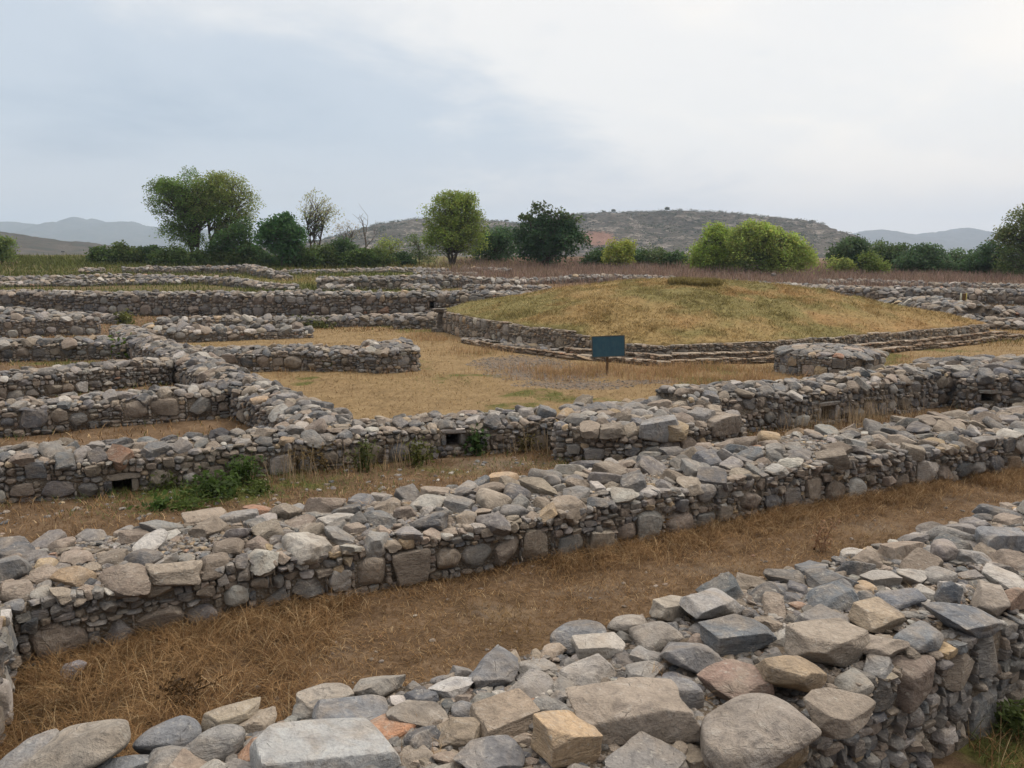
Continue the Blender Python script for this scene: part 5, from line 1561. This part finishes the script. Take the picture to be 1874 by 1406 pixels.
    grass('corner_grass', x, y, ground_z(x, y) - .01, rng.uniform(.08, .3, n), .006 + 0 * x, c, 435, (.8, 1.5), (-.3, 1.0))
    # straw caught between the stones of the second wall top
    n = 9000; u = rng.uniform(0, W2.L, n); w = rng.uniform(.15, 1.35, n); x, y, _, _ = W2.at(u, w)
    keep = (vnoise(x * 1.6, y * 1.6, 437) > .56); x, y, w = x[keep], y[keep], w[keep]
    z = ground_z(x, y) + .55 + .06 * (1 - ((w - .75) / .75) ** 2) - .03
    grass('wall_top_straw', x, y, z, rng.uniform(.05, .14, len(x)), .004 + 0 * x, straw_cols(len(x), rng, (.25, .4, .25, .05, .05)), 438, (0, 1.2), (-.5, .5))


def nearest_wall_straw():
    rng = np.random.default_rng(440); n = 260
    u = rng.uniform(.5, W1.L, n); w = rng.uniform(.1, 1.3, n); x, y, _, _ = W1.at(u, w); k = vnoise(x * 2.1, y * 2.1, 441) > .6
    xx, yy, j = tufted(x[k], y[k], rng, 14, .02)
    grass('wall_top_straw', xx, yy, ground_z(xx, yy) + W1_TOP + .02, rng.uniform(.04, .12, len(xx)), .0028 + 0 * xx, straw_cols(len(xx), rng, (.25, .35, .3, .05, .05)), 442, (.3, 1.5), (-.3, .9))


def mound_inside(x, y, grow=0.0):
    dx, dy = x - MC[0], y - MC[1]
    R, _ = mound_edge(np.arctan2(dy, dx))
    return np.hypot(dx, dy) < R + grow


def mound_grass():
    rng = np.random.default_rng(450); n = 230000
    x = rng.uniform(-4, 21, n); y = rng.uniform(25, 44, n); z, q = mound_z(x, y)
    keep = (q < .998) & (rng.random(n) < np.clip(.25 + vnoise(x * .9, y * .9, 451), 0, 1)); x, y, z = x[keep], y[keep], z[keep]
    xx = x; yy = y
    c = mound_cols(xx, yy) * rng.uniform(.6, 1.4, (len(xx), 1))
    dead = rng.random(len(xx)) < .10; c[dead] = np.array([.46, .33, .15]) * rng.uniform(.7, 1.1, (dead.sum(), 1))
    L = rng.uniform(.05, .15, len(xx)) * (1 + 1.0 * sstep(.5, .8, vnoise(xx * .7, yy * .7, 452)))
    grass('turf_blades', xx, yy, z - .01, L, .018 + 0 * xx, c, 453, (.2, 1.2), (-.5, .6), None, root_mound)
    n = 16000; x = rng.uniform(-4, 21, n); y = rng.uniform(25, 42, n); z, q = mound_z(x, y)
    keep = (q < .97) & (rng.random(n) < sstep(.35, .7, fbm(x * .9, y * .9, 456, 3))); x, y, z = x[keep], y[keep], z[keep]
    xx, yy, j = tufted(x, y, rng, 7, .07)
    c = mound_cols(x, y)[j] * rng.uniform(.55, 1.5, (len(xx), 1)) * rng.uniform(.7, 1.2, (len(x), 1))[j]
    grass('turf_tufts', xx, yy, z[j] - .02, rng.uniform(.1, .24, len(xx)), .016 + 0 * xx, c, 457, (.5, 1.5), (-.6, .8), None, root_mound)
    # the flat-topped clump at the summit
    cx, cy_ = MC[0] - .1, MC[1] - 2.2
    n = 3600; a = rng.uniform(0, 6.28, n); r = np.sqrt(rng.random(n)); x = cx + np.cos(a) * r * 1.15; y = cy_ + np.sin(a) * r * .8
    z, _ = mound_z(x, y)
    grass('summit_tuft', x, y, z - .02, rng.uniform(.26, .40, n), .022 + 0 * x, np.array([[.22, .18, .07]]) * rng.uniform(.6, 1.35, (n, 1)), 455, (1.3, 1.55), (.1, 1.0), None, root_mound)


def far_grass():
    rng = np.random.default_rng(470)
    # green bank on the left and growth among the far walls
    n = 60000; y = rng.uniform(50, 112, n); x = rng.uniform(-.70, .05, n) * y
    keep = rng.random(n) < np.clip(.15 + vnoise(x * .12, y * .15, 471) * 1.1 - .6 * sstep(-.25, 0.02, x / y), .04, 1); x, y = x[keep], y[keep]
    g = sstep(.35, .6, fbm(x * .1, y * .12, 472, 3) + .25 * sstep(-.3, -.55, x / y) + .1)[:, None]
    c = (np.array([.30, .235, .10]) * (1 - g) + np.array([.095, .11, .03]) * g) * rng.uniform(.6, 1.4, (len(x), 1))
    grass('bank_grass', x, y, ground_z(x, y) - .02, rng.uniform(.2, .55, len(x)) * (1 + .6 * sstep(75, 95, y)), .03 + .0005 * y, c, 473, (1.0, 1.5), (.1, 1.3))
    # the band of dead reddish-brown brush
    n = 70000; y = rng.uniform(62, 112, n); x = rng.uniform(-.13, .72, n) * y
    keep = (rng.random(n) < np.clip((sstep(66, 80, y) + .12) * sstep(-.12, -.02, x / y) * (.15 + 1.1 * vnoise(x * .25, y * .3, 481)), .0, 1)); x, y = x[keep], y[keep]
    c = np.array([[.23, .165, .13]]) * rng.uniform(.6, 1.5, (len(x), 1)) * (1 + rng.normal(0, .05, (len(x), 3)))
    L = rng.uniform(.5, 1.1, len(x)) * (.65 + .7 * vnoise(x * .35, y * .35, 482))
    grass('dead_brush', x, y, ground_z(x, y) - .02, L, .022 + .0003 * y, c, 483, (1.0, 1.57), (.5, 1.5))
    # low dry grass behind the mound and on the right
    n = 40000; y = rng.uniform(30, 70, n); x = rng.uniform(.02, .72, n) * y
    keep = ~mound_inside(x, y, .5) & (y > 24 + .3 * x) & (rng.random(n) < .2 + .8 * vnoise(x * .3, y * .3, 485)); x, y = x[keep], y[keep]
    c = np.array([[.27, .18, .085]]) * rng.uniform(.6, 1.4, (len(x), 1)); gm = (vnoise(x * .25, y * .25, 486) > .6)[:, None]
    c = np.where(gm, c * .4 + np.array([.07, .08, .025]), c)
    grass('back_grass', x, y, ground_z(x, y) - .02, rng.uniform(.12, .35, len(x)), .02 + .0004 * y, c, 487, (.9, 1.5), (0, 1.2))


near_grass(); nearest_wall_straw(); mound_grass(); far_grass()

# ------------------------------------------------------------------ leafy weeds and dead weeds
def weed(label, px, py, w, h, col, seed, n=260, leaf=.035, z0=0.0, cat='weed', name='leafy_weed'):
    rng = np.random.default_rng(seed)
    x, y = P(px, py, z0); z = float(ground_z(x, y)) if z0 == 0 else z0
    k = y / F_PX; W, Hh = w * k / 2, h * k
    root = thing(name, label, cat, (x, y, z))
    st = Bag(); lf = Bag()
    ns = max(6, n // 24)
    for i in range(ns):
        ex = np.array([x + rng.normal(0, W * .55), y + rng.normal(0, W * .35), z + Hh * rng.uniform(.45, 1.0)])
        b = np.array([x + rng.normal(0, W * .35), y + rng.normal(0, W * .2), z - .02])
        t = np.linspace(0, 1, 6)[:, None]; m = (b + ex) / 2 + np.array([0, 0, Hh * .2])
        c = b * (1 - t) ** 2 + 2 * m * t * (1 - t) + ex * t ** 2
        V, T = tube_arrays(c, np.linspace(.006, .002, 6) * (1 + y / 15), 4); st.add(V, T, np.array(col) * rng.uniform(.8, 1.3))
        q = c[rng.integers(1, 6, 24)] + rng.normal(0, leaf * 1.6, (24, 3))
        V, T = leaf_quads(q, leaf, rng, .1); lf.add(V, T, np.repeat(np.array(col) * rng.uniform(.6, 1.5, (24, 1)), 4, axis=0))
    st.build('stem', M_BARK, root); lf.build('leaves', M_LEAF, root, False)


WEEDS = [
 ('low bright green weed patch at the foot of the court wall on the left', 388, 908, 110, 42, (.055, .092, .022), 460, .045),
 ('taller dark green weed against the court wall right of the bright patch', 445, 885, 60, 60, (.06, .10, .025), 360, .04),
 ('small green weed beside the left drain opening', 300, 892, 60, 34, (.085, .10, .03), 260, .035),
 ('brown-green shrubby weed against the middle of the court wall', 560, 862, 110, 60, (.12, .085, .035), 420, .03),
 ('olive weed below the court wall left of the middle drain', 668, 862, 50, 62, (.08, .095, .03), 260, .035),
 ('yellow-green weed left of the middle drain opening', 765, 850, 50, 50, (.10, .11, .03), 260, .035),
 ('dark leafy plant right of the middle drain opening', 872, 832, 34, 48, (.045, .085, .022), 240, .05),
 ('thin olive weeds in the corner by the projecting block', 965, 826, 80, 44, (.11, .095, .035), 320, .03),
 ('low spreading green growth left of the bright weed patch', 330, 926, 130, 22, (.07, .105, .025), 320, .035),
 ('light green ground weed between the bright patch and the second wall', 480, 902, 90, 26, (.085, .115, .03), 300, .035),
 ('small spiky green plant near the second wall', 290, 930, 36, 20, (.07, .12, .03), 120, .045),
 ('leafy green bush at the right end of the third room wall', 215, 655, 56, 32, (.075, .12, .02), 420, .09),
 ('sprawling green weed at the foot of the third room wall', 130, 655, 60, 24, (.085, .105, .03), 260, .07),
 ('tiny green plant at the foot of the free-standing wall', 597, 680, 24, 20, (.08, .12, .025), 120, .05),
 ('brown scrub against the second wall end at the left', 105, 1180, 120, 70, (.10, .06, .025), 420, .022),
 ('reddish dry weed in the grass strip right of centre', 1505, 1010, 60, 70, (.26, .16, .095), 160, .02),
 ('dry brown weed at the second wall foot near the middle', 720, 1060, 90, 50, (.13, .08, .035), 320, .022),
 ('dry bushy weed at the second wall foot toward the right', 1190, 975, 110, 45, (.15, .09, .04), 320, .022),
 ('dark dry weed bunch at the nearest wall on the left', 330, 1290, 120, 50, (.075, .045, .02), 340, .02),
 ('green weed growing at the right bottom corner', 1850, 1340, 60, 70, (.07, .095, .028), 320, .03),
 ('olive scrub at the foot of the long tall wall', 640, 578, 90, 14, (.085, .09, .03), 260, .12),
 ('green scrub below the thin low wall', 580, 600, 110, 14, (.08, .09, .03), 260, .1),
 ('green tuft at the upper end of the diagonal wall', 235, 592, 40, 22, (.11, .12, .035), 220, .1),
]
for k, (lab, px, py, w, h, c, n, lf) in enumerate(WEEDS):
    weed(lab, px, py, w, h, c, 500 + k, n, lf)

# ------------------------------------------------------------------ pebbles and single stones on the ground
def pebbles():
    rng = np.random.default_rng(550); S = Stones()
    x = rng.uniform(-4, 12, 320); t = rng.random(320); a, b = w1_back(x), w2_front(x); ok = b > a + .1
    x = x[ok]; y = (a + (b - a) * t)[ok]; c = stone_cols(len(x), rng, .8) * np.array([.8, .72, .65, 1]); z = ground_z(x, y)
    for i in range(len(x)):
        r = rng.uniform(.008, .028); S.add(np.array([x[i], y[i], z[i]]), rot_z(rng.uniform(0, 6)), (r * 1.2, r, r * .7), c[i], 1, 'rough')
    x = rng.uniform(-8, 10, 900); a, b = w2_back(x), w3_front(x); y = a + (b - a) * rng.random(900); c = stone_cols(900, rng, .3); z = ground_z(x, y)
    for i in range(900):
        if b[i] < a[i]: continue
        r = rng.uniform(.01, .045); S.add(np.array([x[i], y[i], z[i]]), rot_z(rng.uniform(0, 6)), (r * 1.2, r, r * .7), c[i], 1, 'rough')
    x = rng.uniform(-2.5, 5, 5000); y = rng.uniform(18.5, 28, 5000); ok = (zone_weights(x, y)[1] > .35) & ~mound_inside(x, y, 1.0); x, y = x[ok], y[ok]
    c = stone_cols(len(x), rng, .5); z = ground_z(x, y)
    for i in range(len(x)):
        r = rng.uniform(.012, .04); S.add(np.array([x[i], y[i], z[i]]), rot_z(rng.uniform(0, 6)), (r * 1.2, r, r * .6), c[i] * np.array([.6, .56, .51, 1]), 1, 'rough')
    tag(S.arrays(rng).build('pebbles', M_STONE), kind='stuff')
    for k, (px, py, wp, hp, z0, col, lab) in enumerate(((130, 1243, 56, 46, 0.0, (.25, .24, .26), 'bluish pointed stone lying in the dry grass at the left'), (1181, 499, 16, 9, None, (.40, .26, .18), 'reddish tan rock lying in the dead brush beyond the mound'),
                                                       (1414, 516, 10, 8, None, (.22, .2, .19), 'grey rock on the far wall right of the mound summit'), (1835, 588, 8, 6, None, (.45, .43, .4), 'pale stone on the lowest wall at the right edge'))):
        x, y = P(px, py, z0) if z0 is not None else G(px, py + 4)
        w = wp / F_PX * y; h = hp / F_PX * y * .75
        z = float(ground_z(x, y))
        if k == 2: z += .75
        if k == 3: z += .62
        V = rock_shape(ICO[4][0], 1700 + k, 'rough') * np.array([w / 2, w / 2.4, h / 2]) + np.array([x, y, z + h * .36])
        o = mesh('loose_stone', V, ICO[4][1], M_STONE, None, np.tile([*col, .3 + .1 * k], (len(V), 1)), True, (x, y, z)); tag(o, lab, 'stone')


pebbles()

# ------------------------------------------------------------------ sign board, corner pillar, marker posts, power poles
def mat_sign():
    m, nt = new_mat('faded_blue_paint'); b = NB(nt)
    tc = b.N('ShaderNodeTexCoord'); v = tc.outputs['Object']
    n = b.noise(v, 6, 4, .6); st = b.N('ShaderNodeMapping'); st.inputs['Scale'].default_value = (3, 3, .6); b.L(v, st.inputs[0]); n2 = b.noise(st.outputs[0], 5, 4, .6)
    c = b.ramp(n, [(.3, (.016, .062, .10)), (.7, (.034, .095, .128))])
    c = b.mix(b.ramp(n2, [(.55, 0.0), (.75, .45)]), c, (.075, .11, .12))
    b.out(b.bsdf(c, .55, b.bump(n, .15, .004), .35).outputs[0])
    return m


def sign():
    x, y = P(1111, 684); z = float(ground_z(x, y)); k = y / F_PX
    root = thing('sign_board', 'faded dark blue sign board on a rusty post before the mound', 'sign', (x, y, z))
    rust = mat_tint('rusty_iron', .8, 0, True, 20.)
    top = P(1111, 653)
    hb = CAM_Z + ray(1111, 652)[2] * y / ray(1111, 652)[1]; ht = CAM_Z + ray(1111, 616)[2] * y / ray(1111, 616)[1]
    R = rot_z(.06) @ rot_y(-.035) @ rot_x(-.05)
    V, T = box_arrays((x, y + .035, (z + hb) / 2 + .2), (.035, .028, (hb - z) / 2 + .3)); mesh('post', V, T, rust, root, np.tile([.13, .08, .045], (8, 1)), False)
    c = np.array([x + .02, y - .01, (hb + ht) / 2])
    V, T = box_arrays((0, 0, 0), (58.5 * k / 2, .012, (ht - hb) / 2)); V = V @ R.T + c
    bo = mesh('board', V, T, mat_sign(), root, None, False)
    fb = Bag(); hw, hh = 58.5 * k / 2, (ht - hb) / 2
    for cc, h in (((-hw - .012, 0, 0), (.012, .018, hh + .024)), ((hw + .012, 0, 0), (.012, .018, hh + .024)), ((0, 0, hh + .012), (hw, .018, .012)), ((0, 0, -hh - .012), (hw, .018, .012))):
        V, T = box_arrays(cc, h); fb.add(V @ R.T + c, T, np.array([.10, .095, .08]))
    fb.build('frame', rust, bo, False)


def posts():
    x, y = P(805, 609); y += .1; z = float(ground_z(x, y)); rng = np.random.default_rng(9)
    root = thing('corner_pillar', 'dark weathered pillar with a wide cap at the left corner of the mound', 'pillar', (x, y, z))
    for nm, c, h, kind in (('shaft', (x, y, z + .42), (.13, .13, .52), 'block'), ('capital', (x + .02, y, z + .98), (.34, .26, .09), 'block'), ('base', (x - .05, y, z + .07), (.36, .3, .14), 'slab')):
        V = rock_shape(ICO[4][0], int(h[0] * 1000), kind) * np.array(h) * 1.03 + np.array(c)
        mesh(nm, V, ICO[4][1], M_STONE, root, np.tile([.10, .085, .07, .4], (len(V), 1)))
    x, y = G(1762, 559); z = float(ground_z(x, y)); k = y / F_PX
    root = thing('marker_post', 'pale yellow painted marker post pair with a brown plate by the humped wall', 'post', (x, y, z))
    pm = mat_tint('painted_post', .6, 0, True, 12.)
    for dx, col in ((-5, (.42, .42, .32)), (4.5, (.42, .36, .10))):
        V, T = tube_arrays([(x + dx * k, y, z - .1), (x + dx * k, y, z + 22 * k)], [.055, .055], 8); mesh('post', V, T, pm, root, np.tile(col, (len(V), 1)))
    V, T = box_arrays((x + 1 * k, y - .02, z + 15 * k), (3.2 * k, .02, 6 * k)); mesh('plate', V, T, pm, root, np.tile((.13, .075, .03), (8, 1)), False)
    V, T = box_arrays((x - .3 * k, y + .02, z + 21 * k), (5.6 * k, .03, 1.0 * k)); mesh('cap_rail', V, T, pm, root, np.tile((.36, .30, .25), (8, 1)), False)
    for (px, y0, y1, D, lab) in ((115, 461, 473, 300, 'thin power pole with two dark crossarms before the dark hill'), (35, 475, 483, 380, 'farther thin power pole with two dark crossarms near the left edge')):
        a = at_depth(px, y0 - 2, D); g = float(ground_z(a[0], D)); k = D / F_PX
        root = thing('power_pole', lab, 'power pole', (float(a[0]), D, g), 'power poles on the plain')
        V, T = tube_arrays([(a[0], D, g - .3), (a[0], D, a[2])], [.13, .09], 8); mesh('pole', V, T, M_BARK, root, np.tile((.16, .155, .15), (len(V), 1)))
        for yy in (y0, y1):
            c = at_depth(px, yy, D); V, T = box_arrays(tuple(c), (2.9 * k, .12, .8 * k)); mesh('crossarm', V, T, M_BARK, root, np.tile((.02, .02, .022), (8, 1)), False)


sign(); posts()

# ------------------------------------------------------------------ the air
def haze():
    V, T = box_arrays((0, 2500, 147), (6400, 3200, 155))
    V[:, 1] = np.where(V[:, 1] < 0, -300, 5700)
    m, nt = new_mat('hazy_air')
    v = nt.nodes.new('ShaderNodeVolumePrincipled'); v.inputs['Density'].default_value = HAZE
    v.inputs['Color'].default_value = (.64, .80, 1.0, 1); v.inputs['Anisotropy'].default_value = 0.0
    o = nt.nodes.new('ShaderNodeOutputMaterial'); nt.links.new(v.outputs[0], o.inputs['Volume'])
    h = mesh('haze', V, T, m, None, None, False); tag(h, kind='stuff')


HAZE = 2.0e-4
haze()
